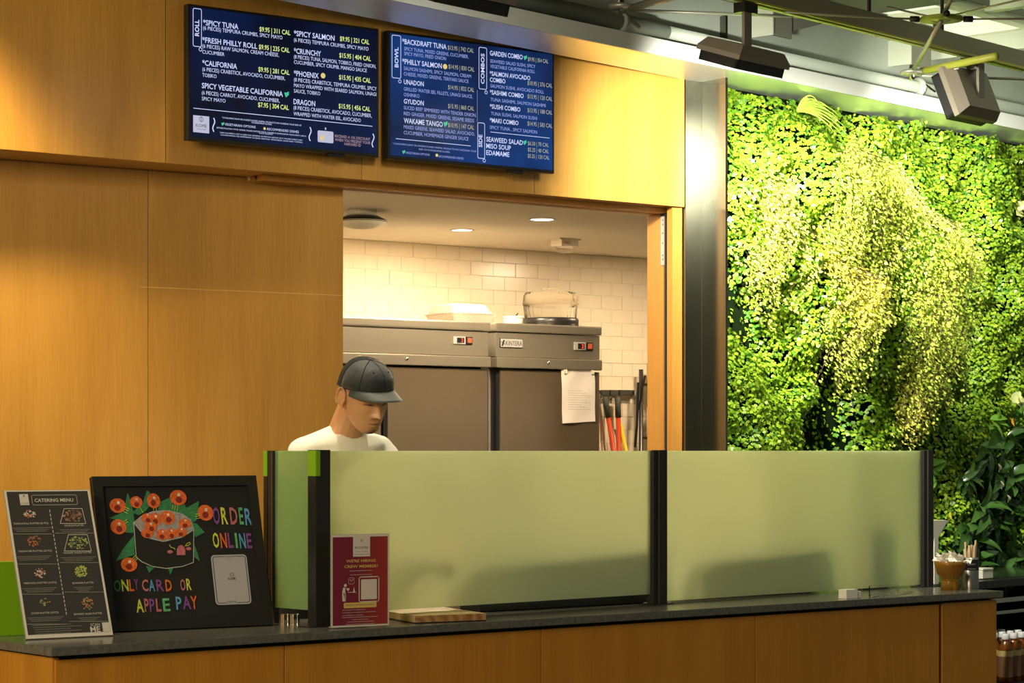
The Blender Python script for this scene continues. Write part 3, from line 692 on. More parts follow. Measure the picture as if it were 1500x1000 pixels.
def tv(label, uv, scr, ox, oy, k, lines, extra):
    t = -.085
    (ul, vt), (ur, vb) = uv
    x0, x1 = W.S(ul, t), W.S(ur, t); h1 = W.H(ul, vt[0], t); h0 = W.H(ul, vb[0], t)
    f = thing('menu_screen', W.mat((x0+x1)/2, 0, h0), label, 'menu screen', None)
    part(MB().bbox(W, x0, x1, t, t+.03, h0, h1, .004), 'bezel', BLACK, f)
    part(MB().bbox(W, x0+.12, x1-.12, t+.03, -.03, h0+.06, h1-.06, .01), 'back_housing', BLACK, f)
    part(MB().box(W, (x0+x1)/2-.15, (x0+x1)/2+.15, -.03, -.001, h0+.12, h1-.12), 'wall_mount', BLACKM, f)
    part(MB().bbox(W, x1-.22, x1-.15, t+.004, t+.024, h0-.012, h0, .002), 'sensor_foot', BLACK, f)
    b = .010
    P = Plane(W.pt(x0, t, h0), (*W.d, 0), (0,0,1))
    mb = MB(); P.rect(mb, b, x1-x0-b, b*1.3, h1-h0-b, .0008); part(mb, 'display', scr, f)
    acc = {}
    def G_(c): return acc.setdefault(c, MB())
    for (txt, a, b_, y, cap, c) in lines:
        u0_, v0_ = ox+a*k, oy+y*k; u1_ = ox+b_*k
        q = P.px(u0_, v0_); q1 = P.px(u1_, v0_); z = 8.4
        P.text(G_(c), txt, q[0], q1[0], q[1], cap*(.84 if c == 'd' else .92)*k/ (FP/ (W.pt(x0+q[0],t,2).y)), .0022, bold=.012 if cap > 29 or c == 'w' else .0)
    extra(P, G_, lambda a, y: P.px(ox+a*k, oy+y*k))
    for c, (mname, mm) in {'w':('heading_lettering',TXW),'d':('description_lettering',TXW if scr is SC1 else TXD),'y':('price_lettering',TXY if scr is SC1 else TXY2),'g':('leaf_icons',TXG),'o':('gold_icons',TXO),'p':('notice_lettering',TXP),'l':('logo_card',TXL),'k':('logo_print',BLACK)}.items():
        if c in acc and acc[c].v: part(acc[c], mname, mm, f, kind='stuff')
    return f
SC1 = screen_mat('navy_screen', (.0015,.003,.014), (.003,.011,.055), 1.0)
SC2 = screen_mat('blue_screen', (.004,.014,.060), (.008,.045,.20), 1.0)
L1 = [("*SPICY TUNA",113,328,152,34,'w'),("(6 PIECES) TEMPURA CRUMBS, SPICY MAYO",113,597,181,27,'d'),("$9.95 | 311 CAL",457,645,191,30,'y'),
("*FRESH PHILLY ROLL",108,443,258,34,'w'),("$9.95 | 235 CAL",453,640,299,30,'y'),("(6 PIECES) RAW SALMON, CREAM CHEESE,",108,575,291,27,'d'),("CUCUMBER",108,243,327,26,'d'),
("*CALIFORNIA",108,320,398,34,'w'),("$9.95 | 281 CAL",450,640,436,30,'y'),("(6 PIECES) CRABSTICK, AVOCADO, CUCUMBER,",108,613,433,27,'d'),("TOBIKO",108,195,468,26,'d'),
("SPICY VEGETABLE CALIFORNIA",105,600,537,34,'w'),("(6 PIECES) CARROT, AVOCADO, CUCUMBER,",105,580,576,27,'d'),("SPICY MAYO",105,250,612,26,'d'),("$7.95 | 304 CAL",448,636,652,30,'y'),
("*SPICY SALMON",667,915,218,34,'w'),("$9.95 | 321 CAL",948,1127,249,30,'y'),("(6 PIECES) TEMPURA CRUMBS, SPICY MAYO",667,1122,254,27,'d'),
("*CRUNCHY",667,832,325,34,'w'),("$15.95 | 404 CAL",944,1137,350,30,'y'),("(8 PIECES) TUNA, SALMON, TOBIKO, FRIED ONION,",667,1168,357,27,'d'),("CUCUMBER, SPICY CRUMB, MANGO SAUCE",667,1112,389,26,'d'),
("*PHOENIX",667,818,462,34,'w'),("$15.95 | 435 CAL",942,1136,484,30,'y'),("(8 PIECES) CRABSTICK, TEMPURA CRUMBS, SPICY",667,1172,497,27,'d'),("MAYO WRAPPED WITH SEARED SALMON, UNAGI",667,1170,531,26,'d'),("SAUCE, TOBIKO",667,828,565,26,'d'),
("DRAGON",665,797,635,34,'w'),("$15.95 | 456 CAL",940,1133,660,30,'y'),("(8 PIECES) CRABSTICK, AVOCADO, CUCUMBER,",665,1142,668,27,'d'),("WRAPPED WITH WATER EEL, AVOCADO",665,1075,704,26,'d'),
("*CONSUMING RAW OR UNDERCOOKED ANIMAL PRODUCTS MAY INCREASE YOUR RISK OF",228,713,722,11,'d'),("FOODBORNE ILLNESS.",410,534,752,11,'d'),
("VEGETARIAN OPTIONS",245,433,765,17,'d'),("RECOMMENDED DISHES",503,697,794,17,'d'),
("BEFORE PLACING YOUR ORDER, PLEASE INFORM YOUR CASHIER IF SOMEONE IN YOUR PARTY HAS A",196,742,783,10,'d'),("FOOD ALLERGY.",455,540,816,9,'d'),
("2,000 CALORIES A DAY IS USED FOR GENERAL NUTRITION ADVICE, BUT CALORIE NEEDS VARY.",215,722,812,9,'d'),("CALORIE RANGE ARE DEPENDENT ON BASE, SEAFOOD, VEGETABLES, SAUCE AND TOPPING.",218,720,826,9,'d'),
("RECEIVED A 10% DISCOUNT",917,1133,838,18,'p'),("WHEN YOU PRESENT YOUR",917,1133,860,18,'p'),("HARVARD ID",975,1075,886,18,'p')]
def sq(P, mb, F, x, y0, y1, w=.004):
    pts = []
    for i in range(13):
        a = i/12; u, v = x+6*math.sin(a*6.28), y0+(y1-y0)*a; pts.append(F(u, v))
    P.line(mb, pts, w, .002)
def vlabel(P, G_, F, txt, bx0, bx1, by0, by1, tx, ty0, ty1, cap, knob):
    (a, b), (c, d) = F(bx0, by0), F(bx1, by1)
    P.line(G_('w'), rrect(min(a,c), max(a,c), min(b,d), max(b,d), .006), .0022, .002, True)
    p0, p1 = F(tx, ty1), F(tx, ty0)
    P.text(G_('w'), txt, p0[1], p1[1], p0[0], cap, .0022, .02, rot=True)
    k = F(*knob); P.line(G_('w'), [(k[0]+.006*math.cos(i*.6), k[1]+.006*math.sin(i*.6)) for i in range(11)], .002, .002)
def x1_(P, G_, F):
    vlabel(P, G_, F, 'ROLL', 52, 103, 50, 287, 88, 122, 222, .016, (97,302))
    a, b = F(55,660), F(1145,778); P.line(G_('w'), [a, (b[0], a[1])], .0022, .002)
    a, b = F(52,702), F(150,820); P.rect(G_('l'), a[0], b[0], b[1]+.003, a[1], .0022); cx = (a[0]+b[0])/2
    P.text(G_('k'), 'KOME', a[0]+.010, b[0]-.010, b[1]+.022, .011, .003); P.text(G_('k'), 'SUSHI & MORE', a[0]+.014, b[0]-.014, b[1]+.013, .004, .003)
    P.line(G_('k'), [(cx+.008*math.cos(i*.7), b[1]+.050+.008*math.sin(i*.7)) for i in range(10)], .0015, .003); P.line(G_('k'), [(cx, b[1]+.04), (cx, b[1]+.06)], .0015, .003)
    for x, y0, y1 in ((178,722,802),(766,778,858),(1150,818,897)): sq(P, G_('w'), F, x, y0, y1)
    for x, y in ((622,577),(232,757)):
        c = F(x, y); r = .010 if x > 400 else .006
        P.poly(G_('g'), [(c[0]-r, c[1]+r*.6),(c[0]-r*.3,c[1]-r*1.1),(c[0]+r,c[1]),(c[0]+r*.9,c[1]+r*1.2),(c[0],c[1]+r*.7)], .0022)
    for x, y, r in ((845,462,.010),(488,785,.005)): c = F(x, y); P.disc(G_('o'), c[0], c[1], r, None, .0022)
    a, b = F(812,795), F(908,882); P.poly(G_('l'), rrect(a[0], b[0], b[1]+.004, a[1], .005), .0022); c = F(860,792); P.rect(G_('l'), c[0]-.003, c[0]+.003, c[1], c[1]+.008, .0022)
    c = F(838,842); P.disc(G_('o'), c[0], c[1], .008, .010, .003)
tv('left black-framed menu screen with navy background listing rolls', ((275,(5,42)),(555,(205,228))), SC1, 270, 0, .24, L1, x1_)
L2 = [("*BACKDRAFT TUNA",125,407,148,34,'w'),("$13.95 | 742 CAL",415,580,185,29,'y'),("SPICY TUNA, MIXED GREENS, CUCUMBER,",137,547,190,26,'d'),("SPICY MAYO, FRIED ONION",137,403,221,26,'d'),
("*PHILLY SALMON",125,377,275,34,'w'),("$14.95 | 830 CAL",420,584,306,29,'y'),("SALMON SASHIMI, SPICY SALMON, CREAM",135,563,315,26,'d'),("CHEESE, MIXED GREENS, TERIYAKI SAUCE",135,547,350,26,'d'),
("UNADON",135,262,405,32,'w'),("$14.95 | 832 CAL",417,583,437,29,'y'),("GRILLED WATER EEL FILLETS, UNAGI SAUCE,",135,573,446,26,'d'),("OSHINKO",135,235,482,26,'d'),
("GYUDON",135,262,528,32,'w'),("$15.95 | 860 CAL",417,583,557,29,'y'),("SLICED BEEF SIMMERED WITH TENDER ONION,",135,597,565,26,'d'),("RED GINGER, MIXED GREENS, SESAME SEEDS",135,582,602,26,'d'),
("WAKAME TANGO",135,383,652,34,'w'),("$10.95 | 147 CAL",417,582,678,29,'y'),("MIXED GREENS, SEAWEED SALAD, AVOCADO,",135,587,688,26,'d'),("CUCUMBER, HOMEMADE GINGER SAUCE",135,547,724,26,'d'),
("*CONSUMING RAW OR UNDERCOOKED ANIMAL PRODUCTS MAY INCREASE YOUR",65,596,788,13,'d'),("RISK OF FOODBORNE ILLNESS.",232,430,825,13,'d'),("VEGETARIAN OPTIONS",147,300,848,16,'d'),("RECOMMENDED DISHES",357,515,871,16,'d'),
("GARDEN COMBO",683,892,222,32,'w'),("$9.95 | 354 CAL",925,1055,257,26,'y'),("SEAWEED SALAD SUSHI, SPICY",685,973,268,25,'d'),("VEGETABLE CALIFORNIA ROLL",685,970,301,25,'d'),
("*SALMON AVOCADO",683,940,350,30,'w'),("COMBO",683,782,390,30,'w'),("$10.95 | 376 CAL",923,1080,410,28,'y'),("SALMON SUSHI, AVOCADO ROLL",687,1027,426,25,'d'),
("*SASHIMI COMBO",683,898,470,30,'w'),("$13.95 | 120 CAL",923,1080,495,28,'y'),("TUNA SASHIMI, SALMON SASHIMI",687,1038,513,25,'d'),
("*SUSHI COMBO",683,877,560,30,'w'),("$13.95 | 188 CAL",923,1080,583,28,'y'),("TUNA SUSHI, SALMON SUSHI",690,983,602,25,'d'),
("*MAKI COMBO",683,865,648,30,'w'),("$14.95 | 583 CAL",923,1080,668,28,'y'),("SPICY TUNA , SPICY SALMON",683,983,690,25,'d'),
("SEAWEED SALAD",660,893,770,32,'w'),("$6.50 | 70 CAL",925,1058,793,26,'y'),("MISO SOUP",660,817,812,32,'w'),("$5.25 | 40 CAL",925,1058,833,26,'y'),("EDAMAME",660,807,855,32,'w'),("$5.25 | 120 CAL",925,1062,873,26,'y')]
def x2_(P, G_, F):
    vlabel(P, G_, F, 'BOWL', 60, 116, 92, 370, 100, 172, 300, .016, (110,388))
    vlabel(P, G_, F, 'COMBOS', 614, 663, 170, 440, 648, 212, 405, .016, (659,458))
    vlabel(P, G_, F, 'SIDE', 606, 650, 650, 880, 634, 728, 808, .016, (647,892))
    a, b = F(85,752), F(560,798); P.line(G_('w'), [a, (b[0], a[1])], .002, .002)
    a, b = F(688,710), F(1062,750); P.line(G_('w'), [a, (b[0], a[1])], .002, .002)
    a, b = F(603,445), F(603,650); P.line(G_('d'), [a, b], .0012, .002)
    for x, y, r in ((908,238,.009),(400,660,.010),(905,778,.009),(134,838,.007)):
        c = F(x, y); P.poly(G_('g'), [(c[0]-r, c[1]+r*.6),(c[0]-r*.3,c[1]-r*1.1),(c[0]+r,c[1]),(c[0]+r*.9,c[1]+r*1.2),(c[0],c[1]+r*.7)], .0022)
    for x, y, r in ((398,294,.010),(345,858,.006)): c = F(x, y); P.disc(G_('o'), c[0], c[1], r, None, .0022)
tv('right black-framed menu screen with blue background listing bowls and combos', ((568,(44,80)),(812,(232,254))), SC2, 560, 30, .23, L2, x2_)

# ================================================================== COUNTER
XE = C.S(1470)
ct = thing('counter_worktop', C.mat(XE/2, 0, TOP), 'long dark grey stone worktop running across the wooden serving counter', 'worktop')
xs = C.S(1095)
DEP = .47
LIP = .026
def slab(x0, x1):
    return MB().bbox(C, x0, x1, 0, DEP, TOP-LIP, TOP, .003)
part(slab(0, xs-.0008), 'stone_slab', STONE, ct); part(slab(xs+.0008, XE), 'stone_slab', STONE, ct)
cb = thing('serving_counter', C.mat(XE/2, .04, 0), 'long wooden-panelled serving counter under the stone worktop', 'counter')
HC = TOP-LIP
part(MB().box(C, .06, XE-.03, .05, DEP-.02, .0, HC), 'carcass', DARK, cb)
pe = [C.S(82,.02), C.S(418,.02), C.S(794,.02), C.S(1108,.02), C.S(1377.5,.02)]
for a, b in zip(pe[:-1], pe[1:]):
    part(MB().bbox(C, a+.0018, b-.0018, .025, .045, .08, HC-.013, .0012), 'wood_panel', WOODC, cb)
part(MB().bbox(C, C.S(1382,.02), XE-.012, .025, .045, .08, HC-.010, .0012), 'wood_panel', WOODC, cb)
part(MB().box(C, .02, .04, .03, DEP-.01, .08, HC-.006), 'end_panel', WOODC, cb)
part(MB().box(C, XE-.03, XE-.012, .046, DEP-.01, .08, HC-.006), 'end_panel', WOODC, cb)
part(MB().box(C, .06, XE-.04, .06, .08, 0, .08), 'toe_kick', BLACK, cb)

# ---- frosted screen: posts + panes
FROST = bpy.data.materials.new('frosted_glass'); FROST.use_nodes = True
nt = FROST.node_tree; nt.nodes.clear(); out = nt.nodes.new('ShaderNodeOutputMaterial')
gl = nt.nodes.new('ShaderNodeBsdfGlass'); gl.inputs['Color'].default_value = (.93,.99,.82,1); gl.inputs['Roughness'].default_value = .95; gl.inputs['IOR'].default_value = 1.25
tr_n = nt.nodes.new('ShaderNodeBsdfTranslucent'); tr_n.inputs['Color'].default_value = (.90,.95,.66,1)
df = nt.nodes.new('ShaderNodeBsdfDiffuse'); df.inputs['Color'].default_value = (.50,.60,.48,1)
gs = nt.nodes.new('ShaderNodeBsdfGlossy'); gs.inputs['Roughness'].default_value = .35; gs.inputs['Color'].default_value = (.9,.9,.9,1)
m1 = nt.nodes.new('ShaderNodeMixShader'); m1.inputs[0].default_value = .52; m2 = nt.nodes.new('ShaderNodeMixShader'); m2.inputs[0].default_value = .18; m3 = nt.nodes.new('ShaderNodeMixShader'); m3.inputs[0].default_value = .06
nt.links.new(gl.outputs[0], m1.inputs[1]); nt.links.new(tr_n.outputs[0], m1.inputs[2]); nt.links.new(m1.outputs[0], m2.inputs[1]); nt.links.new(df.outputs[0], m2.inputs[2])
nt.links.new(m2.outputs[0], m3.inputs[1]); nt.links.new(gs.outputs[0], m3.inputs[2]); nt.links.new(m3.outputs[0], out.inputs[0])
FROSTREFL = FROST.copy(); FROSTREFL.name = 'frosted_glass_painted_reflection'  # darker, greener copy: reflected green put into the glass colour
for n_ in FROSTREFL.node_tree.nodes:
    if n_.type == 'BSDF_TRANSLUCENT': n_.inputs['Color'].default_value = (.62,.78,.38,1)
    if n_.type == 'BSDF_GLASS': n_.inputs['Color'].default_value = (.74,.88,.52,1)
    if n_.type == 'BSDF_DIFFUSE': n_.inputs['Color'].default_value = (.36,.52,.40,1)
GT = .0                                   # glass line behind the worktop edge
POST = mat('dark_bronze_post', (.035,.033,.028), .35, .5)
POSTL = mat('worn_post_edge', (.12,.115,.10), .35, .6)
GTOP = EYE+.0008
def post(label, u0, u1, t0=-.002, t1=.040, cap=None, left_lime=False, w_rub=.4):
    x0, x1 = D.S(u0, t0), D.S(u1, t0)
    p = thing('screen_post', D.mat((x0+x1)/2, t0, TOP), label, 'screen post', 'posts of the frosted glass screen')
    xm = x0+(x1-x0)*w_rub
    part(MB().bbox(D, xm, x1, t0, t1, TOP, GTOP+.002, .0015), 'front_bar', POST, p)
    if w_rub > 0:
        part(MB().bbox(D, x0, xm-.0015, t0+.006, t1, TOP+.002, GTOP, .001), 'rubber_channel', BLACKM, p)
        part(MB().box(D, xm-.0015, xm, t0+.002, t1, TOP+.002, GTOP), 'edge_strip', POSTL, p)
    part(MB().bbox(D, x0-.03, x1+.03, t0-.004, t1+.01, TOP, TOP+.004, .001), 'base_plate', POST, p)
    return p, x0, x1
pA, a0, a1 = post('dark corner post of the frosted screen beside the red hiring sign', 463, 484, w_rub=0)
lm = MB(); lm.box(D, a0-.0015, a0, -.002, .040, D.H(463,697,GT), GTOP); part(lm, 'painted_reflection', LIME, pA, label='painted green reflection on the post')  # reflection of a green wall, painted on as lime strips
lm = MB(); lm.box(D, a0, a0+.016, -.003, -.002, D.H(463,697,GT), GTOP); part(lm, 'painted_reflection', LIME, pA)
pB, b0_, b1_ = post('dark middle post between the two long frosted panes', 959.5, 977.5)
pC, c0_, c1_ = post('dark right end post of the frosted screen beside the amber bowl', 1355.5, 1367.5)
# frosted panes
def pane(label, x0, x1, hb):
    o = MB().box(D, x0, x1, .022, .032, hb, GTOP-.001).build('frosted_pane', FROST); tag(o, label, 'glass panel'); return o
pane('long frosted glass pane on the left, behind the red hiring sign', a1+.001, b0_+.004, D.H(485,898,GT)-.003)
pane('long frosted glass pane on the right, in front of the planted wall', b1_+.001, c0_+.004, D.H(1180,867,GT)-.002)
# short side pane running back from the corner
xs_ = (a0+a1)/2-.008
for qq in np.linspace(.05, .5, 400):
    p = D.pt(xs_, GT+qq, 1)
    if U0+FP*p.x/p.y <= 405: break
TB = GT+float(qq)
o = MB().box(D, xs_-.005, xs_+.005, .042, TB, TOP+.05, GTOP-.001).build('frosted_pane', FROSTREFL); tag(o, 'short narrow frosted glass pane returning at the left end, green reflection painted into its colour', 'glass panel')
pD = thing('screen_post', D.mat(xs_, TB, TOP), 'dark rear post at the left end of the short side pane', 'screen post', 'posts of the frosted glass screen')
part(MB().bbox(D, xs_-.012, xs_+.012, TB, TB+.03, TOP, GTOP, .0015), 'front_bar', POST, pD)
part(MB().box(D, xs_-.0135, xs_-.012, TB+.004, TB+.008, TOP+.002, GTOP), 'edge_strip', POSTL, pD)
part(MB().box(D, xs_-.014, xs_+.010, TB+.031, TB+.05, D.H(392,697,TB), GTOP), 'painted_reflection', LIME, pD)  # same painted green reflection on the rear post
part(MB().box(D, xs_-.013, xs_+.010, TB+.031, TB+.05, TOP, D.H(392,697,TB)-.001), 'rear_bar', POST, pD)
# feet clips
for u in (418, 432):
    c = PH(u, 915, TOP); o = MB().bbox(C, *(lambda p: (p-.012, p+.012))((c-Vector((C.o[0],C.o[1],0))).dot(Vector((*C.d,0)))), *(lambda p: (p-.01, p+.01))((c-Vector((C.o[0],C.o[1],0))).dot(Vector((*C.n,0)))), TOP, TOP+.035, .003).build('acrylic_clip', CLEAR)
    tag(o, 'small clear acrylic clip on the worktop under the side pane', 'clip', 'clear clips under the side pane')
def CL_(u, v, h=TOP):
    c = PH(u, v, h)-Vector((C.o[0],C.o[1],0)); return c.dot(Vector((*C.d,0))), c.dot(Vector((*C.n,0)))
# white box under right pane and clear cutlery
x, t = CL_(1240, 877)
wb = thing('small_white_box', C.mat(x, t, TOP), 'small white paper box on the worktop under the right pane', 'box')
part(MB().bbox(C, x, x+.062, t, t+.04, TOP, TOP+.034, .002), 'box', WHITE, wb); part(MB().bbox(C, x+.063, x+.085, t+.005, t+.035, TOP, TOP+.026, .002), 'flap', WHITE, wb)
for i, (ua, va, ub, vb) in enumerate(((1275,872,1338,866),(1285,870,1352,868),(1280,874,1310,864))):
    o = MB().tube([PH(ua,va,TOP+.004), PH((ua+ub)/2,(va+vb)/2,TOP+.007), PH(ub,vb,TOP+.004)], .0028, 6).build('plastic_stirrer', CLEAR); tag(o, 'clear plastic stirrer lying on the worktop under the right pane', 'stirrer', 'clear stirrers under the right pane')
o = MB()
x, t = CL_(1283, 874); o.bbox(C, x, x+.16, t+.03, t+.035, TOP, TOP+.04, .001); tag(o.build('acrylic_divider', CLEAR), 'clear acrylic strip standing under the right pane', 'divider')

# cutting board
A, B, D = PH(608,911.5,TOP+.004), PH(712,907.5,TOP+.004), PH(571,905,TOP+.004)
bo = thing('wooden_board', Matrix.Translation(A), 'flat pale wooden board lying on the worktop right of the red sign', 'board')
N_ = [A, B, B+(D-A)*1.6, A+(D-A)*1.6]; th_ = .021
vs = [p.copy() for p in N_]+[p+Vector((0,0,th_)) for p in N_]
# the under edge is rounded back
BW = mat('board_side_wood', (.40,.30,.14), .6, noise=.12, nscale=30)
ENDG = bpy.data.materials.new('end_grain'); ENDG.use_nodes = True; nt = ENDG.node_tree; b = nt.nodes['Principled BSDF']
tc = nt.nodes.new('ShaderNodeTexCoord'); wv = nt.nodes.new('ShaderNodeTexWave'); wv.wave_type = 'RINGS'; wv.inputs['Scale'].default_value = 16; wv.inputs['Distortion'].default_value = 4; wv.inputs['Detail'].default_value = 2
r = nt.nodes.new('ShaderNodeValToRGB'); r.color_ramp.elements[0].color = (.40,.22,.07,1); r.color_ramp.elements[1].color = (.22,.10,.03,1)
nt.links.new(tc.outputs['Object'], wv.inputs['Vector']); nt.links.new(wv.outputs['Color'], r.inputs[0]); nt.links.new(r.outputs[0], b.inputs['Base Color']); b.inputs['Roughness'].default_value = .7
part(MB().add(vs, [(4,5,6,7),(3,2,1,0),(1,2,6,5),(2,3,7,6),(3,0,4,7)]), 'plank', BW, bo)
part(MB().add([vs[0],vs[1],vs[5],vs[4]], [(0,1,2,3)]), 'cut_end', ENDG, bo)
part(MB().add([A+Vector((0,0,-.0035)),B+Vector((0,0,-.0035)),N_[2]+Vector((0,0,-.0035)),N_[3]+Vector((0,0,-.0035))]+[p-Vector((0,0,.0002)) for p in N_], [(0,3,2,1),(0,1,5,4),(1,2,6,5),(2,3,7,6),(3,0,4,7)]), 'foot_strip', BLACKM, bo)

# ================================================================== SIGNS ON THE COUNTER
def sheet(BL, BR, vtop_uv):
    """leaning sheet: bottom corners on the worktop, lean from the top-left corner seen at vtop_uv"""
    a, b = PH(*BL, TOP+.003), PH(*BR, TOP+.003); ax = (b-a).normalized(); nb = Vector((-ax.y, ax.x, 0))
    best = None
    for i in range(400):
        th = math.radians(i*.1); ay = Vector((nb.x*math.sin(th), nb.y*math.sin(th), math.cos(th)))
        # height where row matches
        H = .3
        for _ in range(12):
            p = a+ay*H; v = V0-FP*(p.z-EYE)/p.y; H += (v-vtop_uv[1])/FP*p.y
        p = a+ay*H; u = U0+FP*p.x/p.y
        e = abs(u-vtop_uv[0])
        if best is None or e < best[0]: best = (e, ay, H, math.degrees(th))
    print('lean', best[3], 'err', best[0], 'w', (b-a).length, 'h', best[2])
    return Plane(a, ax, best[1]), (b-a).length, best[2]
ACR = mat('acrylic_edge', (.55,.55,.50), .15, trans=.5)
# catering menu
P, w_, h_ = sheet((38,936), (166,930), (5,718))
cm = thing('catering_menu_stand', P.M(), 'tall dark catering menu in a leaning clear holder at the left end of the worktop', 'menu stand')
mb = MB(); P.pbox(mb, 0, w_, 0, h_, -.004, 0); part(mb, 'acrylic_sheet', ACR, cm)
mb = MB(); P.pbox(mb, .0, w_, 0, .004, -.09, -.004); part(mb, 'foot', ACR, cm)
mb = MB(); P.rect(mb, .001, w_-.001, .001, h_-.001, .0006); part(mb, 'white_margin', mat('paper_margin', (.62,.58,.52), .4), cm)
mb = MB(); P.rect(mb, .008, w_-.008, .012, h_-.005, .0012); part(mb, 'menu_print', mat('charcoal_print', (.040,.036,.032), .35, coat=.3), cm)
def FF(a, y): return P.px(a*.26, 700+y*.26)
PW1 = mat('print_white', (.55,.52,.46), .5); PG = mat('print_grey', (.20,.19,.16), .6)
tx = MB()
def T_(txt, a, b, y, cap, mb, e=.002, bold=0.0, PP=None, F_=None):
    PP = PP or P; F_ = F_ or FF
    q0, q1 = F_(a, y), F_(b, y); PP.text(mb, txt, q0[0], q1[0], q0[1], cap, e, bold)
T_('CATERING MENU', 195, 413, 136, .0105, tx, bold=.01)
a, c = FF(175,98), FF(437,150); P.line(tx, rrect(a[0], c[0], c[1], a[1], .005), .001, .002, True)
for (nm, a, b, y) in (('*SUSHI & ROLL PLATTER (24 PCS)',75,272,263),('*SIGNATURE PLATTER (22 PCS)',102,292,419),('*MAKI ROLL PLATTER (24 PCS)',132,318,599),('GYOZA PLATTER (20 PCS)',175,330,768),
    ('GYUDON PLATTER',362,472,274),('WAKAME TANGO PLATTER',357,515,428),('EDAMAME PLATTER',408,527,598),('SEAWEED SALAD PLATTER',415,575,773)):
    T_(nm, a, b, y, .0055, tx)
T_('SCAN', 510, 563, 836, .009, tx); T_('ME', 510, 566, 868, .016, tx, bold=.02)
a, c = FF(572,815), FF(622,868); P.rect(tx, a[0], c[0], c[1]+.002, a[1], .002)
part(tx, 'white_lettering', PW1, cm, kind='stuff')
gr = MB()
for (x0, x1, y) in ((70,285,284),(85,288,445),(125,320,625),(150,360,790),(335,505,293),(340,540,450),(415,525,618),(440,560,790)):
    for j in range(3):
        q0, q1 = FF(x0+j*12, y+j*9), FF(x1-j*12, y+j*9); P.rect(gr, q0[0], q1[0], q0[1]-.0008, q0[1]+.0008, .002)
for j in range(5):
    q0, q1 = FF(180+j*6, 832+j*12), FF(400+(j%2)*60, 832+j*12); P.rect(gr, q0[0], q1[0], q0[1]-.0007, q0[1]+.0007, .002)
part(gr, 'small_print', PG, cm, kind='stuff')
ds = MB()
for i in range(26):
    a, b = FF(278+97*i/26, 180+600*i/26), FF(278+97*(i+.55)/26, 180+600*(i+.55)/26); P.line(ds, [a, b], .0022, .002)
for (x0, x1, y) in ((72,292,316),(310,530,311),(95,320,485),(340,560,477),(122,350,655),(365,585,643),(150,375,824),(390,610,808)):
    for i in range(30):
        a, b = FF(x0+(x1-x0)*i/30, y), FF(x0+(x1-x0)*(i+.5)/30, y); P.line(ds, [a, (b[0], a[1])], .001, .002)
part(ds, 'dashed_lines', PW1, cm, kind='stuff')
a, c = FF(105,92), FF(165,153); lg = MB(); P.rect(lg, a[0], c[0], c[1], a[1], .002); part(lg, 'logo_card', PW1, cm)
lk = MB(); P.text(lk, 'KOME', a[0]+.003, c[0]-.003, c[1]+.004, .004, .003); P.disc(lk, (a[0]+c[0])/2, a[1]-.006, .003, None, .003); part(lk, 'logo_print', PG, cm)
def food(cx, cy, rx, ry, cols, n, r, tray=False, lab='food_picture'):
    c = FF(cx, cy)
    if tray:
        mb = MB(); s = .3; pts = [FF(cx-rx, cy+ry), FF(cx+rx, cy+ry), FF(cx+rx*.7, cy-ry), FF(cx-rx*.7, cy-ry)]; P.line(mb, pts, .0016, .0022, True); part(mb, 'tray_outline', PW1, cm)
    grp = [MB() for _ in cols]
    for i in range(n):
        a = random.random()*6.28; q = math.sqrt(random.random()); p = FF(cx+rx*.78*q*math.cos(a), cy+ry*.8*q*math.sin(a)); j = random.randrange(len(cols))
        P.disc(grp[j], p[0], p[1], r*(.7+.6*random.random()), r*.7, .0022+.0002*random.random(), 7)
    for g_, cc in zip(grp, cols):
        if g_.v: part(g_, lab, cc, cm, kind='stuff')
FO = mat('print_orange', (.42,.14,.06), .5); FPk = mat('print_pink', (.42,.20,.15), .5); FY = mat('print_yellow_green', (.38,.44,.10), .5); FGn = mat('print_dull_green', (.16,.19,.09), .5); FT_ = mat('print_tan', (.40,.30,.12), .5); FBr = mat('print_brown', (.17,.09,.06), .5)
food(167,203,42,32,(FO,FPk,PW1),44,.0028); food(192,358,48,42,(FO,FBr),50,.003); food(222,536,42,34,(FO,FPk,PW1),44,.0028); food(250,700,38,26,(FT_,FGn),24,.0026)
food(410,215,72,42,(FPk,FBr,FBr),80,.003,True); food(437,366,76,46,(FY,FGn,FGn),80,.003,True); food(456,528,46,42,(FY,FY),90,.0026); food(490,708,44,42,(FGn,FT_,FO),50,.0028)

# black chalk sign
P2, w2, h2 = sheet((156,925.5), (399,915), (134,698))
cs = thing('chalkboard_sign', P2.M(), 'black square chalk sign with a drawn sushi roll and colourful hand lettering', 'chalkboard sign')
mb = MB(); P2.pbox(mb, 0, w2, 0, h2, -.018, -.006); part(mb, 'board', BLACKM, cs)
FRM = mat('black_frame_wood', (.012,.011,.009), .5)
fw = .032
for (x0,x1,y0,y1) in ((0,w2,h2-fw,h2),(0,w2,0,fw),(0,fw,fw,h2-fw),(w2-fw,w2,fw,h2-fw)):
    mb = MB(); P2.pbox(mb, x0, x1, y0, y1, -.018, .004); part(mb, 'frame_rail', FRM, cs)
mb = MB(); mb.add([P2.P(w2-.05, h2*.86, -.018), P2.P(w2+.003, h2*.86, -.018), P2.P(w2+.003, 0, -.018), P2.P(w2-.05, 0, -.018),
                   P2.P(w2-.05, h2*.86, -.024), P2.P(w2+.003, h2*.86, -.024)]+[PH(402,913,TOP+.002)+Vector((-.05,0.02,0)), PH(402,913,TOP+.002)+Vector((0.0,.02,0))], [(0,1,2,3),(4,6,7,5),(1,5,7,2),(0,3,6,4),(0,4,5,1),(3,2,7,6)])
part(mb, 'rear_leg', FRM, cs)
E = -.004
def F2(a, y): return P2.px(130+a*.25, 690+y*.25)
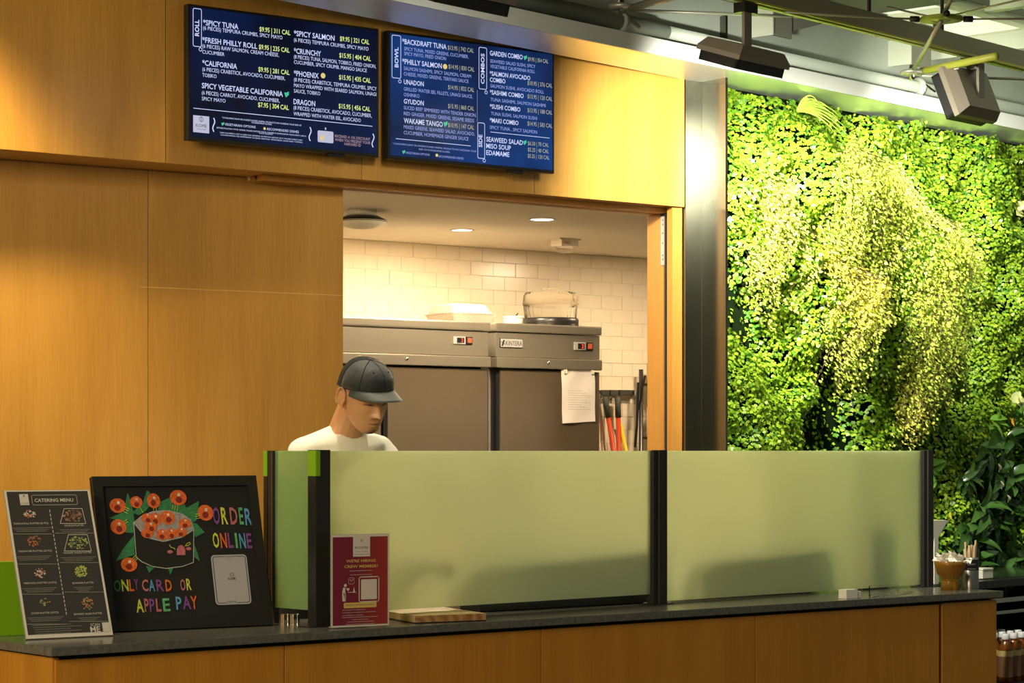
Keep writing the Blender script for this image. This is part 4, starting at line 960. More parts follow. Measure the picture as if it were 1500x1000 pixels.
def F3(a, y): return P2.px(140+a*.2, 700+y*.2)
def chalk(name, c, rough=.85): return mat(name, c, rough, noise=.3, nscale=160)
CG = chalk('chalk_green', (.035,.20,.075)); CO = chalk('chalk_orange', (.66,.13,.025)); CW = chalk('chalk_white', (.40,.42,.38)); CR = chalk('chalk_dark_red', (.22,.02,.01)); CY = chalk('chalk_yellow', (.55,.60,.06))
CPk = chalk('chalk_pink', (.45,.13,.15)); CPu = chalk('chalk_purple', (.20,.06,.26)); CB = chalk('chalk_blue', (.10,.30,.55)); CGr2 = chalk('chalk_mint', (.10,.38,.16)); CGrey = chalk('chalk_rice', (.32,.29,.29)); CH = chalk('chalk_highlight', (.75,.60,.50))
lf = MB()
for poly in ([(290,330),(280,235),(245,115),(235,110),(225,165),(222,240),(105,290),(180,310),(215,350),(215,395),(280,400)],
             [(270,250),(350,180),(378,88),(400,100),(410,190),(370,240),(320,270)],
             [(460,230),(480,170),(545,140),(570,190),(650,180),(670,215),(760,165),(755,255),(740,310),(700,330),(560,240)],
             [(700,320),(745,330),(803,395),(735,432),(722,380)],
             [(285,415),(210,510),(152,604),(290,560)],
             [(722,470),(745,530),(768,607),(722,570)],
             [(372,640),(395,690),(437,652)], [(532,655),(552,705),(573,655)]):
    P2.poly(lf, [F3(*q) for q in poly], E)
part(lf, 'drawn_leaves', CG, cs, kind='stuff')
bdy = [(282,330),(300,575),(340,610),(420,645),(520,660),(640,645),(720,615),(722,380),(640,430),(500,465),(400,440),(330,380)]
mb = MB(); P2.poly(mb, [F3(*q) for q in bdy], E+.0004); part(mb, 'drawn_roll_body', BLACKM, cs)
riceP = [(282,325),(340,275),(430,240),(540,236),(640,262),(700,305),(722,375),(640,430),(500,463),(400,440),(330,385)]
mb = MB(); P2.poly(mb, [F3(*q) for q in riceP], E+.0005); part(mb, 'drawn_rice', CGrey, cs)
mb = MB(); P2.line(mb, [F3(*q) for q in riceP], .0022, E+.0009, True); P2.line(mb, [F3(*q) for q in ((282,325),(300,575),(340,610),(420,645),(520,660),(640,645),(720,615),(722,375))], .0024, E+.0009)
part(mb, 'drawn_outline', CW, cs)
roe = [(165,200,52,56),(300,175,40,46),(427,165,43,58),(607,142,55,60),(808,252,52,62),(170,355,50,58),(247,632,52,54)]
ins = [(378,290,36,36),(440,300,42,50),(530,288,48,54),(655,330,42,38),(404,355,40,44),(382,402,40,38),(492,412,40,42),(556,405,36,42),(628,395,38,36)]
r1, r2, r3, r4 = MB(), MB(), MB(), MB()
for i, (x, y, a, b) in enumerate(roe+ins):
    c = F3(x, y); k = .2/FP*7.0; e = E+.0010+.0004*(i % 4)
    P2.disc(r1, c[0], c[1], a*k*1.25, b*k, e, 20)
    c2 = F3(x-3+(i*7)%13, y+16); P2.disc(r2, c2[0], c2[1], a*k*.5, b*k*.42, e+.0001, 12)
    c3 = F3(x+4, y-22); P2.disc(r3, c3[0], c3[1], a*k*.24, b*k*.22, e+.0002, 8)
for (x0,y0,x1,y1) in ((215,210,252,225),(212,225,245,240),(208,240,238,258),(325,210,350,250),(432,210,425,232),(445,210,448,232),(570,195,565,225),(585,200,582,232),(603,205,600,240),(735,262,765,262),(735,280,765,275),(740,295,770,290),(205,320,235,298),(210,332,240,318),(272,590,298,560),(280,600,305,575),(290,608,310,588)):
    P2.line(r4, [F3(x0,y0), F3(x1,y1)], .0016, E+.0012)
part(r1, 'drawn_roe', CO, cs, kind='stuff'); part(r2, 'roe_shading', CR, cs, kind='stuff'); part(r3, 'roe_highlights', CH, cs, kind='stuff'); part(r4, 'drawn_rays', CY, cs, kind='stuff')
fc = MB(); k = .2/FP*7.0
for x, y in ((548,538),(685,515)): c = F3(x, y); P2.disc(fc, c[0], c[1], 22*k, 13*k, E+.0012)
P2.poly(fc, [F3(*q) for q in ((598,562),(597,525),(608,498),(630,487),(652,500),(660,525),(660,562))], E+.0012); part(fc, 'drawn_face', CPk, cs)
ey = MB(); P2.line(ey, [F3(*q) for q in ((543,488),(555,505),(575,510),(585,520))], .0018, E+.0013); P2.line(ey, [F3(*q) for q in ((660,495),(672,478),(692,468),(698,480),(680,492),(660,495))], .0018, E+.0013); part(ey, 'drawn_eyes', CY, cs)
def letters(txt, boxes, cols, cap):
    for ch, (x0, x1, y), c in zip(txt, boxes, cols):
        mb = MB(); q0, q1 = F2(x0, y), F2(x1, y); P2.text(mb, ch, q0[0], q1[0], q0[1], cap, E+.0012, .02); part(mb, 'chalk_letter', c, cs)
k4 = .25/FP*7.1
letters('ORDER', [(735,775,307),(783,820,307),(835,878,308),(888,912,308),(922,962,312)], (CPu,CY,CPk,CGr2,CB), 100*k4)
letters('ONLINE', [(733,770,445),(778,815,446),(822,855,446),(865,878,446),(890,925,448),(932,962,448)], (CY,CO,CPu,CGr2,CB,CPu), 88*k4)
letters('ONLYCARDOR', [(152,193,703),(198,238,700),(243,270,700),(272,295,696),(317,355,700),(358,392,700),(402,445,700),(455,492,700),(542,572,697),(578,606,694)], (CG,CY,CO,CPu,CPk,CB,CPu,CO,CPk,CY), 66*k4)
letters('APPLEPAY', [(283,327,824),(332,358,820),(362,392,820),(400,430,819),(440,482,818),(517,550,808),(556,604,806),(603,642,804)], (CY,CPk,CPu,CPk,CGr2,CB,CPu,CO), 74*k4)
# printed card (blank centre)
card = MB(); a, c = F2(716,490), F2(958,775); P2.poly(card, rrect(a[0], c[0], c[1], a[1], .012), E+.0008); part(card, 'printed_card', mat('card_white', (.40,.39,.41), .4), cs)
ck_ = MB(); a2, c2 = F2(727,500), F2(947,765); P2.line(ck_, rrect(a2[0], c2[0], c2[1], a2[1], .008), .0018, E+.0014, True)
q = F2(803,497); 
cc1 = MB(); 
P2.rect(cc1, F2(800,500)[0], F2(862,500)[0], F2(800,506)[1], F2(800,488)[1], E+.0016); P2.rect(cc1, F2(808,765)[0], F2(872,765)[0], F2(808,772)[1]-.0005, F2(808,757)[1], E+.0016)
part(cc1, 'border_gap', mat('card_white_2', (.40,.39,.41), .4), cs)
P2.text(ck_, 'SCAN ME', F2(805,500)[0], F2(858,500)[0], F2(805,503)[1], .005, E+.002); P2.text(ck_, 'SCAN ME', F2(812,768)[0], F2(868,768)[0], F2(812,769)[1], .005, E+.002)
P2.text(ck_, 'KOME', F2(818,635)[0], F2(862,635)[0], F2(818,635)[1], .007, E+.002); q = F2(840,605); P2.line(ck_, [(q[0]+.006*math.cos(i*.7), q[1]+.006*math.sin(i*.7)) for i in range(10)], .001, E+.002)
part(ck_, 'card_print', BLACKM, cs, kind='stuff')

# hiring sign
P3, w3, h3 = sheet((485,919.5), (570,915.5), (487,783))
hs = thing('hiring_sign', P3.M(), 'crimson hiring notice in a clear upright holder in front of the frosted pane', 'sign')
mb = MB(); P3.pbox(mb, 0, w3, 0, h3, -.004, 0); part(mb, 'acrylic_sheet', ACR, hs)
mb = MB(); P3.pbox(mb, 0, w3, 0, .003, -.016, -.004); part(mb, 'foot', ACR, hs)
mb = MB(); P3.rect(mb, .001, w3-.001, .001, h3-.001, .0004); part(mb, 'white_margin', mat('paper_margin_2', (.62,.57,.50), .4), hs)
RS = bpy.data.materials.new('crimson_print'); RS.use_nodes = True; nt = RS.node_tree; b = nt.nodes['Principled BSDF']
tc = nt.nodes.new('ShaderNodeTexCoord'); sp = nt.nodes.new('ShaderNodeSeparateXYZ'); r = nt.nodes.new('ShaderNodeValToRGB'); mr = nt.nodes.new('ShaderNodeMapRange')
mr.inputs['From Max'].default_value = w3; nt.links.new(tc.outputs['Object'], sp.inputs[0]); nt.links.new(sp.outputs['X'], mr.inputs['Value']); nt.links.new(mr.outputs[0], r.inputs[0]); nt.links.new(r.outputs[0], b.inputs['Base Color'])
r.color_ramp.elements[0].position = .4; r.color_ramp.elements[0].color = (.17,.012,.030,1); r.color_ramp.elements[1].color = (.30,.028,.018,1); b.inputs['Roughness'].default_value = .35
mb = MB(); P3.rect(mb, .005, w3-.006, .006, h3-.008, .0010); part(mb, 'crimson_sheet', RS, hs)
def F4(a, y): return P3.px(480+a*.16, 770+y*.16)
KW = mat('notice_white', (.60,.54,.48), .5); KY = mat('notice_yellow', (.62,.42,.12), .5); KG = mat('notice_grey', (.22,.20,.18), .5)
mb = MB(); a, c = F4(230,95), F4(386,278); P3.rect(mb, a[0], c[0], c[1], a[1], .0016)
for x0, y0, x1, y1, w_l in ((286,468,466,688,.003),):
    a, c = F4(x0,y0), F4(x1,y1); P3.line(mb, rrect(a[0], c[0], c[1], a[1], .006), w_l, .0016, True)
a, c = F4(303,490), F4(448,668); P3.poly(mb, rrect(a[0], c[0], c[1], a[1], .003), .0017)
c = F4(160,545); P3.disc(mb, c[0], c[1], .005, None, .0016)
for pts in ([(140,565),(130,610),(133,690),(158,692),(165,620),(165,690),(158,565)], [(165,570),(185,600),(200,575),(190,570)], [(185,605),(260,605),(260,610),(185,610)], [(230,605),(238,555),(248,605)]): P3.poly(mb, [F4(*q) for q in pts], .0016)
a, c = F4(190,475), F4(240,530); P3.line(mb, rrect(a[0], c[0], c[1], a[1], .003), .001, .0016, True); P3.line(mb, [F4(200,490), F4(215,505), F4(232,485)], .0015, .0016)
T_('FLEXIBLE SCHEDULE', 135, 340, 776, .0028, mb, .0016, PP=P3, F_=F4); T_('FLEXIBLE SCHEDULE & TRAINING', 135, 440, 800, .0028, mb, .0016, PP=P3, F_=F4); T_('NO EXPERIENCE NEEDED', 135, 320, 826, .0028, mb, .0016, PP=P3, F_=F4)
for (x0, x1, y) in ((200,405,412),(203,405,448),(130,455,840),(220,370,858),(178,420,880),(165,430,902)):
    q0, q1 = F4(x0,y), F4(x1,y); P3.rect(mb, q0[0], q1[0], q0[1]-.0006, q0[1]+.0004, .0016)
part(mb, 'white_print', KW, hs, kind='stuff')
mb = MB(); T_("WE'RE HIRING", 168, 438, 335, .0082, mb, .0016, .015, P3, F4); T_("CREW MEMBER!", 150, 456, 386, .0082, mb, .0016, .015, P3, F4)
a, c = F4(145,705), F4(445,742); P3.poly(mb, rrect(a[0], c[0], c[1], a[1], .0028), .0016); part(mb, 'yellow_lettering', KY, hs, kind='stuff')
mb = MB(); T_('KOME', 246, 368, 210, .0072, mb, .0024, .0, P3, F4); T_('SUSHI & MORE', 255, 360, 238, .002, mb, .0024, PP=P3, F_=F4); T_('WE ARE HIRING TEAM', 240, 375, 264, .0022, mb, .0024, PP=P3, F_=F4); T_('WHY JOIN OUR TEAM? WE OFFER:', 160, 420, 731, .003, mb, .0024, .01, P3, F4)
c = F4(308,132); P3.line(mb, [(c[0]+.0038*math.cos(i*.7), c[1]+.0038*math.sin(i*.7)) for i in range(10)], .0007, .0024); P3.line(mb, [(c[0], c[1]-.005), (c[0], c[1]+.004)], .0007, .0024)
part(mb, 'dark_lettering', KG, hs, kind='stuff')

# lime panel standing behind the catering menu
x, t = C.S(-260, .5), .5
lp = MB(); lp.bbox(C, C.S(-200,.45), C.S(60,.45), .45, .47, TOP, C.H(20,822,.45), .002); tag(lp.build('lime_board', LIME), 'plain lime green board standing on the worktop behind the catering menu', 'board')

# ================================================================== RIGHT END OF THE COUNTER
AMB = mat('amber_plastic', (.42,.20,.025), .15, trans=.55, ior=1.3)
c = PH(1392, 864, TOP); M = Matrix.Translation(c)
bw = thing('amber_bowl', M, 'amber footed bowl heaped with plastic-wrapped cutlery at the right end of the worktop', 'bowl')
part(MB().lathe(M, [(.038,0),(.036,.035),(.034,.045)], 32), 'foot', AMB, bw)
part(MB().lathe(M, [(.034,.045),(.052,.065),(.062,.10),(.064,.115),(.061,.115),(.058,.10),(.048,.067),(.0,.052)], 40, cap=False), 'cup', AMB, bw)
rr = random.Random(3); WRAP = mat('clear_wrap', (.92,.88,.78), .3, alpha=.85, spec=.8)
for i in range(90):
    a = rr.random()*6.28; q = .050*math.sqrt(rr.random()); p = c+Vector((q*math.cos(a), q*math.sin(a), .100+.055*rr.random()*(1-q/.075)))
    mb = MB(); d = Vector((rr.uniform(-1,1), rr.uniform(-1,1), rr.uniform(.5,1.5))).normalized(); s_ = d.orthogonal().normalized()
    l, ww = .032+.020*rr.random(), .010+.008*rr.random(); vs = []
    for j in range(5):
        off = d*(l*j/4)+Vector((0,0,-.02*(j/4)**2)); cr = .004*rr.uniform(-1,1); vs += [p+off+s_*ww*(1-.2*j)+Vector((0,0,cr)), p+off-s_*ww*.9+Vector((0,0,-cr)), ]
    mb.add(vs, [(2*j,2*j+1,2*j+3,2*j+2) for j in range(4)], True)
    o = mb.build('wrapped_cutlery', WRAP); tag(o, 'crinkled clear wrapper heaped in the amber bowl', 'wrapped cutlery', 'clear wrappers in the amber bowl')
# chopstick holder
c = PH(1421, 862, TOP); M = Matrix.Translation(c) @ Matrix.Rotation(C.a, 4, 'Z')
hd_ = thing('chopstick_holder', M, 'dark brushed metal cup holding wooden chopsticks beside the amber bowl', 'cup')
part(MB().lathe(M, [(.034,0),(.034,.125),(.031,.125),(.031,.01),(.0,.01)], 36, cap=False), 'cup', brushed('cup_steel', (.28,.27,.24), .3), hd_)
part(MB().lathe(M, [(.0345,.075),(.0345,.118)], 36, cap=False), 'black_label', BLACK, hd_)
tx = MB()
for i, (hh, s_, ch_) in enumerate(((.096,.006,'CHOP'),(.078,.005,'STICKS'))):
    v, f = glyphs(ch_); bx = max(q[0] for q in v)
    ang0 = -math.pi/2-C.a
    tx.add([M@Vector((.0350*math.cos(ang0+(q[0]/bx-.5)*1.0), .0350*math.sin(ang0+(q[0]/bx-.5)*1.0), hh+q[1]*s_/CAPH)) for q in v], f)
part(tx, 'label_print', PW1, hd_)
CHW = mat('pale_chopstick', (.62,.46,.28), .6)
for i in range(16):
    a = rr.random()*6.28; q = .020*math.sqrt(rr.random()); p = c+Vector((q*math.cos(a), q*math.sin(a), .02)); dd = Vector((q*math.cos(a)*.8+rr.uniform(-.006,.016), q*math.sin(a)*.8, .125+.05*rr.random()))
    o = MB().tube([p, p+dd], .0042, 4).build('wooden_chopsticks', CHW); tag(o, 'pale wooden chopsticks standing in the metal cup', 'chopsticks', 'chopsticks in the metal cup')
# cream wedge stand behind the bowl
p = PH(1378, 852, TOP); ax = Vector((1,.3,0)).normalized()
x, t = CL_(1376, 855)
cz = thing('cream_funnel_stand', C.mat(x, t, TOP), 'cream wedge-shaped stand behind the amber bowl, sloping down to a narrow neck', 'stand')
hgt = EYE-(762-V0)*C.pt(x,t,0).y/FP
mb = MB(); 
def wedge(h0, h1, a0, a1, b0, b1):
    vs = [C.pt(x+q, t+r_, h) for (h, q0, q1) in ((h0,a0,a1),(h1,b0,b1)) for (q, r_) in ((q0,0),(q1,0),(q1,.05),(q0,.05))]
    mb.add(vs, [(0,3,2,1),(4,5,6,7),(0,1,5,4),(1,2,6,5),(2,3,7,6),(3,0,4,7)])
wedge(hgt-.065, hgt-.008, -.045, .0, -.05, .048); wedge(hgt-.008, hgt, -.052, .056, -.052, .056); part(mb, 'hopper', CREAM, cz)
mb = MB(); wedge(TOP, hgt-.065, -.03, -.005, -.03, -.005); part(mb, 'neck', CREAM, cz)
# ledge of the chilled display and bottles
LZ = 10.3; tL = G.T(1465, LZ); hL = EYE-(849-V0)*LZ/FP
dc = thing('chilled_display', G.mat(G.S(1480,tL), tL, 0), 'black open chilled display under the planted wall, right of the counter', 'display case')
xl_ = G.S(1385, tL)
part(MB().bbox(G, xl_, xl_+2.4, tL, .16, hL-.035, hL, .003), 'ledge', BLACK, dc)
part(MB().box(G, xl_, xl_+2.4, tL+.06, .16, hL-.001, hL+.004), 'ledge_top', mat('dark_green_gloss', (.03,.05,.02), .1), dc)
hS = EYE-(997-V0)*LZ/FP
part(MB().bbox(G, xl_, xl_+2.4, tL-.12, .1, hS-.02, hS, .002), 'shelf', BLACK, dc)
part(MB().bbox(G, xl_, xl_+2.4, tL-.10, tL-.085, hL-.09, hL-.07, .002), 'front_rail', STEEL, dc)
part(MB().bbox(G, xl_, xl_+2.4, tL-.10, tL-.085, hL-.14, hL-.125, .002), 'front_rail', STEEL, dc)
part(MB().box(G, xl_, xl_+2.4, .06, .10, 0, hL-.04), 'back_panel', DARK, dc)
part(MB().box(G, xl_, xl_+.02, tL-.1, .1, 0, hL-.036), 'side_panel', BLACK, dc)
part(MB().box(G, xl_+2.38, xl_+2.4, tL-.1, .1, 0, hL-.036), 'side_panel', BLACK, dc)
part(MB().box(G, xl_, xl_+2.4, tL-.06, .1, 0, hS-.03), 'plinth', BLACK, dc)
spot(G.pt(xl_+.6, tL-.5, hL+1.2), G.pt(xl_+.5, tL, hS+.1), 5, (1,.93,.8), 40, .8)
TEA = mat('amber_tea', (.38,.12,.015), .1, trans=.6, ior=1.33); BLAB = mat('bottle_label', (.20,.09,.04), .4)
CAPM = mat('white_cap', (.80,.80,.78), .35)
bot0 = None
for r_ in range(4):
    for c_ in range(4):
        tt = tL-.085+.033+r_*.072; base = G.pt(0, tt, hS)
        xx = G.S(1474, tL-.05)+c_*.071+ (.012 if r_ % 2 else -.010)
        pos_ = ['leftmost','second from left','third from left','rightmost'][c_]
        lab = pos_+' '+['bottle of amber tea with white cap, front row of the chiller','amber tea bottle with white cap in the second row','amber tea bottle with white cap in the third row','amber tea bottle with white cap in the back row'][r_]
        M = G.mat(xx, tt, hS+.001)
        if bot0 is None:
            bot0 = thing('tea_bottle', M, lab, 'bottle', 'amber bottles in the chilled display')
            part(MB().lathe(M, [(.028,0),(.033,.006),(.033,.135),(.030,.155),(.016,.178),(.013,.186),(.013,.19)], 24), 'bottle', TEA, bot0)
            part(MB().lathe(M, [(.0335,.025),(.0335,.115)], 24, cap=False), 'label', BLAB, bot0)
            part(MB().lathe(M, [(.0337,.115),(.0335,.140)], 24, cap=False), 'label_top', mat('tan_label', (.55,.40,.15), .4), bot0)
            part(MB().lathe(M, [(.017,.188),(.018,.19),(.018,.212),(.016,.214)], 24), 'cap', CAPM, bot0)
        else: copy_tree(bot0, M, lab)
# white carton on the ledge
xx, tt = G.S(1444, tL+.08), tL+.08
wc = thing('white_carton', G.mat(xx, tt, hL+.004), 'flat cream carton lying on the black ledge beside the chopstick cup', 'carton')
part(MB().bbox(G, xx-.06, xx+.03, tt-.02, tt+.05, hL+.004, hL+.04, .003), 'carton', CREAM, wc); part(MB().bbox(G, xx-.06, xx+.03, tt-.022, tt+.052, hL+.0405, hL+.05, .003), 'carton_lid', CREAM, wc)

# ================================================================== BEHIND THE SCREEN (seen blurred)
wk = thing('work_counter', C.mat(C.S(800), DEP+.05, 0), 'low steel preparation counter behind the frosted panes', 'work counter')
wx0, wx1 = C.S(640, DEP+.3), C.S(1330, DEP+.1)
part(MB().bbox(C, wx0, wx1, DEP+.01, DEP+.35, .86, .90, .003), 'steel_top', STEEL, wk)
part(MB().box(C, wx0+.02, wx1-.02, DEP+.02, DEP+.33, 0, .86), 'body', BLACK, wk)
DK = mat('dark_grey_appliance', (.04,.045,.045), .4)
x = C.S(700, .35)
ap = thing('warming_cabinet', C.mat(x+.4, .7, .9), 'dark long warming cabinet dimly seen through the left frosted pane', 'appliance')
xe = C.S(950, .35)
part(MB().bbox(C, x, xe, .34, .46, TOP, TOP+.235, .02), 'body', DK, ap); part(MB().bbox(C, x+.03, xe-.03, .335, .34, TOP+.03, TOP+.2, .002), 'door', BLACK, ap)
x = C.S(1000, .35); xe = C.S(1215, .35)
ap = thing('rice_cooker', C.mat(x+.2, .7, .9), 'dark low appliance dimly seen through the right frosted pane', 'appliance')
part(MB().bbox(C, x, xe, .385, .465, TOP, TOP+.18, .035), 'body', DK, ap); part(MB().bbox(C, x+.04, xe-.04, .395, .455, TOP+.181, TOP+.21, .012), 'lid', DK, ap)
x = C.S(1298, .25); xe = C.S(1335, .25)
ap = thing('card_terminal', C.mat(x+.05, .3, TOP), 'dark upright terminal dimly seen behind the right end of the frosted pane', 'terminal')
part(MB().bbox(C, x, xe, .40, .43, TOP+.08, TOP+.26, .008), 'display', DK, ap); part(MB().bbox(C, x+.02, xe-.02, .41, .45, TOP+.01, TOP+.08, .004), 'neck', DK, ap); part(MB().bbox(C, x, xe, .37, .46, TOP, TOP+.012, .004), 'base', DK, ap)
# ================================================================== PLANTED WALL
pw = struct('wall_planted', G.mat(1.5, .05, 0))
part(MB().box(G, G.S(1062), G.S(1062)+3.6, .045, .12, 0, 3.6), 'backing', mat('dark_felt', (.006,.012,.004), 1, spec=0), pw)
part(MB().box(G, G.S(1064.5, -.1)-.004, G.S(1064.5, -.1), -.10, .05, 0, SO), 'edge_strip', mat('pale_metal_edge', (.6,.6,.5), .3, .8), pw)
def leafmat(name, c1, c2, tr=.35, rough=.38, spec=.5):
    m = bpy.data.materials.new(name); m.use_nodes = True; nt = m.node_tree; b = nt.nodes['Principled BSDF']; out = nt.nodes['Material Output']
    at = nt.nodes.new('ShaderNodeAttribute'); at.attribute_name = 'tint'
    r = nt.nodes.new('ShaderNodeValToRGB'); r.color_ramp.elements[0].color = (*c1,1); r.color_ramp.elements[1].color = (*c2,1)
    nt.links.new(at.outputs['Fac'], r.inputs[0]); nt.links.new(r.outputs[0], b.inputs['Base Color'])
    b.inputs['Roughness'].default_value = rough; b.inputs['Specular IOR Level'].default_value = spec
    t = nt.nodes.new('ShaderNodeBsdfTranslucent'); mx = nt.nodes.new('ShaderNodeMixShader'); mx.inputs[0].default_value = tr
    nt.links.new(r.outputs[0], t.inputs['Color']); nt.links.new(b.outputs[0], mx.inputs[1]); nt.links.new(t.outputs[0], mx.inputs[2]); nt.links.new(mx.outputs[0], out.inputs['Surface'])
    return m
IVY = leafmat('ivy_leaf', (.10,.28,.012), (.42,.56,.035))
FERN = leafmat('fern_leaflet', (.46,.62,.06), (.80,.84,.20), .5)
FERNY = leafmat('fern_leaflet_golden', (.66,.60,.07), (.82,.76,.18), .5)
LILY = leafmat('glossy_leaf', (.030,.080,.015), (.055,.14,.025), .12, .22, .7)
def sp2(u, v, t=-.08): return G.S(u, t), G.H(u, v, t)
ctl = []   # (s,h,sig_s,sig_h,amp)
def bump(u, v, su, sv, amp):
    s, h = sp2(u, v); ctl.append((s, h, su/190., sv/320., amp))
for u, v, a in ((1120,235,.10),(1170,255,.20),(1210,300,.24),(1250,350,.26),(1280,400,.24),(1300,450,.20),(1315,510,.16),(1320,580,.10)): bump(u, v, 34, 45, a*1.15)
for u, v, a in ((1100,330,.10),(1140,380,.12),(1180,430,.14),(1200,470,.10)): bump(u, v, 26, 45, a*1.2)
for u, v, su, sv, a in ((1090,420,22,60,-.12),(1115,470,22,40,-.14),(1225,530,22,60,-.16),(1245,610,22,50,-.16),(1210,620,16,50,-.10),(1350,620,40,40,-.03),(1120,600,35,60,.10),(1440,250,60,60,.05),(1460,360,50,60,.10),(1400,500,50,60,.05),(1470,440,40,50,.08),(1320,300,30,60,-.08)): bump(u, v, su, sv, a)
ph = rng.uniform(0, 6.28, (14, 3)); fr = rng.uniform(3, 26, (14, 2))
def relief(s, h):
    p = .10+0*s
    for (a, b, c), (f1, f2) in zip(ph, fr): p = p+ .055/ (1+.18*(f1+f2)) * np.sin(f1*s+a+2*np.sin(f2*h*.4+c))*np.cos(f2*h+b)*2.0
    for s0, h0, ss, sh, A in ctl: p = p+A*np.exp(-((s-s0)/ss)**2-((h-h0)/sh)**2)
    return np.maximum(p, .0)
dv_, nv_ = np.array([*G.d, 0]), np.array([*G.n, 0])
def gpos(s, t, h): return np.array([G.o[0], G.o[1], 0])+np.outer(s, dv_)+np.outer(t, nv_)+np.outer(h, [0,0,1])
LEAF5 = (np.array([(0,0,0),(-.42,.30,.06),(-.50,.62,.0),(-.18,.70,.05),(0,1.0,-.04),(.18,.70,.05),(.50,.62,.0),(.42,.30,.06)]), [(0,1,2,3),(0,3,4,5),(0,5,6,7)])
FAN = (np.array([(0,0,0),(-.45,.55,.05),(-.2,.95,0),(.2,.95,0),(.45,.55,.05)]), [(0,1,2,3,4)])
def cloud(name, tmpl, pos, nrm, tip, size, tint, m, parent=None, M=None):
    V, F = tmpl; n = len(pos); k = len(V)
    nrm = nrm/np.linalg.norm(nrm, axis=1, keepdims=True)
    tip = tip-nrm*np.sum(tip*nrm, axis=1, keepdims=True); tip /= np.linalg.norm(tip, axis=1, keepdims=True)+1e-9
    sd = np.cross(tip, nrm)
    P = pos[:,None,:]+size[:,None,None]*(V[None,:,0,None]*sd[:,None,:]+V[None,:,1,None]*tip[:,None,:]+V[None,:,2,None]*nrm[:,None,:])
    P = P.reshape(-1, 3)
    Mi = np.array((parent.matrix_world if parent else M).inverted()); P = P@Mi[:3,:3].T+Mi[:3,3]
    loops = np.concatenate([np.array(f) for f in F]); cnt = np.array([len(f) for f in F])
    L_ = (np.arange(n)[:,None]*k+loops[None,:]).reshape(-1); C_ = np.tile(cnt, n); st = np.concatenate([[0], np.cumsum(C_)[:-1]])
    me = bpy.data.meshes.new(name); me.vertices.add(n*k); me.vertices.foreach_set('co', P.astype(np.float32).ravel())
    me.loops.add(len(L_)); me.loops.foreach_set('vertex_index', L_.astype(np.int32)); me.polygons.add(len(C_)); me.polygons.foreach_set('loop_start', st.astype(np.int32)); me.polygons.foreach_set('loop_total', C_.astype(np.int32))
    a = me.attributes.new('tint', 'FLOAT', 'POINT'); a.data.foreach_set('value', np.repeat(tint, k).astype(np.float32))
    me.update(); me.validate(); me.materials.append(m)
    o = bpy.data.objects.new(name, me); COL.objects.link(o)
    if parent: o.parent = parent; o.matrix_world = parent.matrix_world.copy()
    else: o.matrix_world = M
    return o
# ivy carpet
s0, s1 = G.S(1062)-.10, G.S(1600); h0_, h1_ = hL-.02, SO-.01
def carpet(n, a, b, c, d, size, m, name, label, depth=0.0, tb=.5):
    s = rng.uniform(a, b, n); h = rng.uniform(c, d, n)
    r = relief(s, h); e = .01
    ds = (relief(s+e, h)-r)/e; dh = (relief(s, h+e)-r)/e
    t = .03-r-depth+rng.uniform(0, .035, n)
    # keep leaves right of the steel column's pale edge and fading out at the ceiling edge
    nr = -nv_[None,:]-dv_[None,:]*ds[:,None]*.8-np.array([0,0,1])[None,:]*dh[:,None]*.8
    nr = nr/np.linalg.norm(nr, axis=1, keepdims=True)+rng.normal(0, .38, (n,3))+np.array([0,0,.35])
    tip = np.tile([0,0,-1.], (n,1))+rng.normal(0, .5, (n,3))-nv_*.3
    ok = ~((s < G.S(1067, -.1)+.01) & (t < -.02))
    if m is IVY:      # thin spots: two hollows and the broad-leaved corner at the lower right
        thin = np.zeros(n)
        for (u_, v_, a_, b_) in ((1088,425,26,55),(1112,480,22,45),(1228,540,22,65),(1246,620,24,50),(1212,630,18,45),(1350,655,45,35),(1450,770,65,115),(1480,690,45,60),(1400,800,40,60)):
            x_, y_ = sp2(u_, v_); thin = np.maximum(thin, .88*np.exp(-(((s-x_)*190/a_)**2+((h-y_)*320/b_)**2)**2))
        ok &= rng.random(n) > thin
    s, h, t, nr, tip = s[ok], h[ok], t[ok], nr[ok], tip[ok]; n = len(s)
    big = np.clip(.5+.5*np.sin(3.1*s+1)*np.cos(2.7*h+.5)+.25*np.sin(9*s+4*h), 0, 1)
    tint = np.clip(tb+.25*(big-.5)+rng.normal(0, .22, n), 0, 1)
    o = cloud(name, LEAF5, gpos(s, t, h), nr, tip, rng.uniform(.7, 1.25, n)*size, tint, m, None, G.mat(1.2, 0, 1.0))
    return tag(o, label, 'climbing plants', None, 'stuff')
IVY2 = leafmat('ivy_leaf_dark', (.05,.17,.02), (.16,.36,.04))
carpet(72000, s0, s1, h0_, h1_, .0185, IVY, 'ivy_carpet', 'dense carpet of small bright green lobed leaves covering the planted wall')
carpet(26000, s0, s1, h0_, h1_, .026, IVY2, 'ivy_undergrowth', 'darker green small leaves showing between the bright ones on the planted wall', -.025)
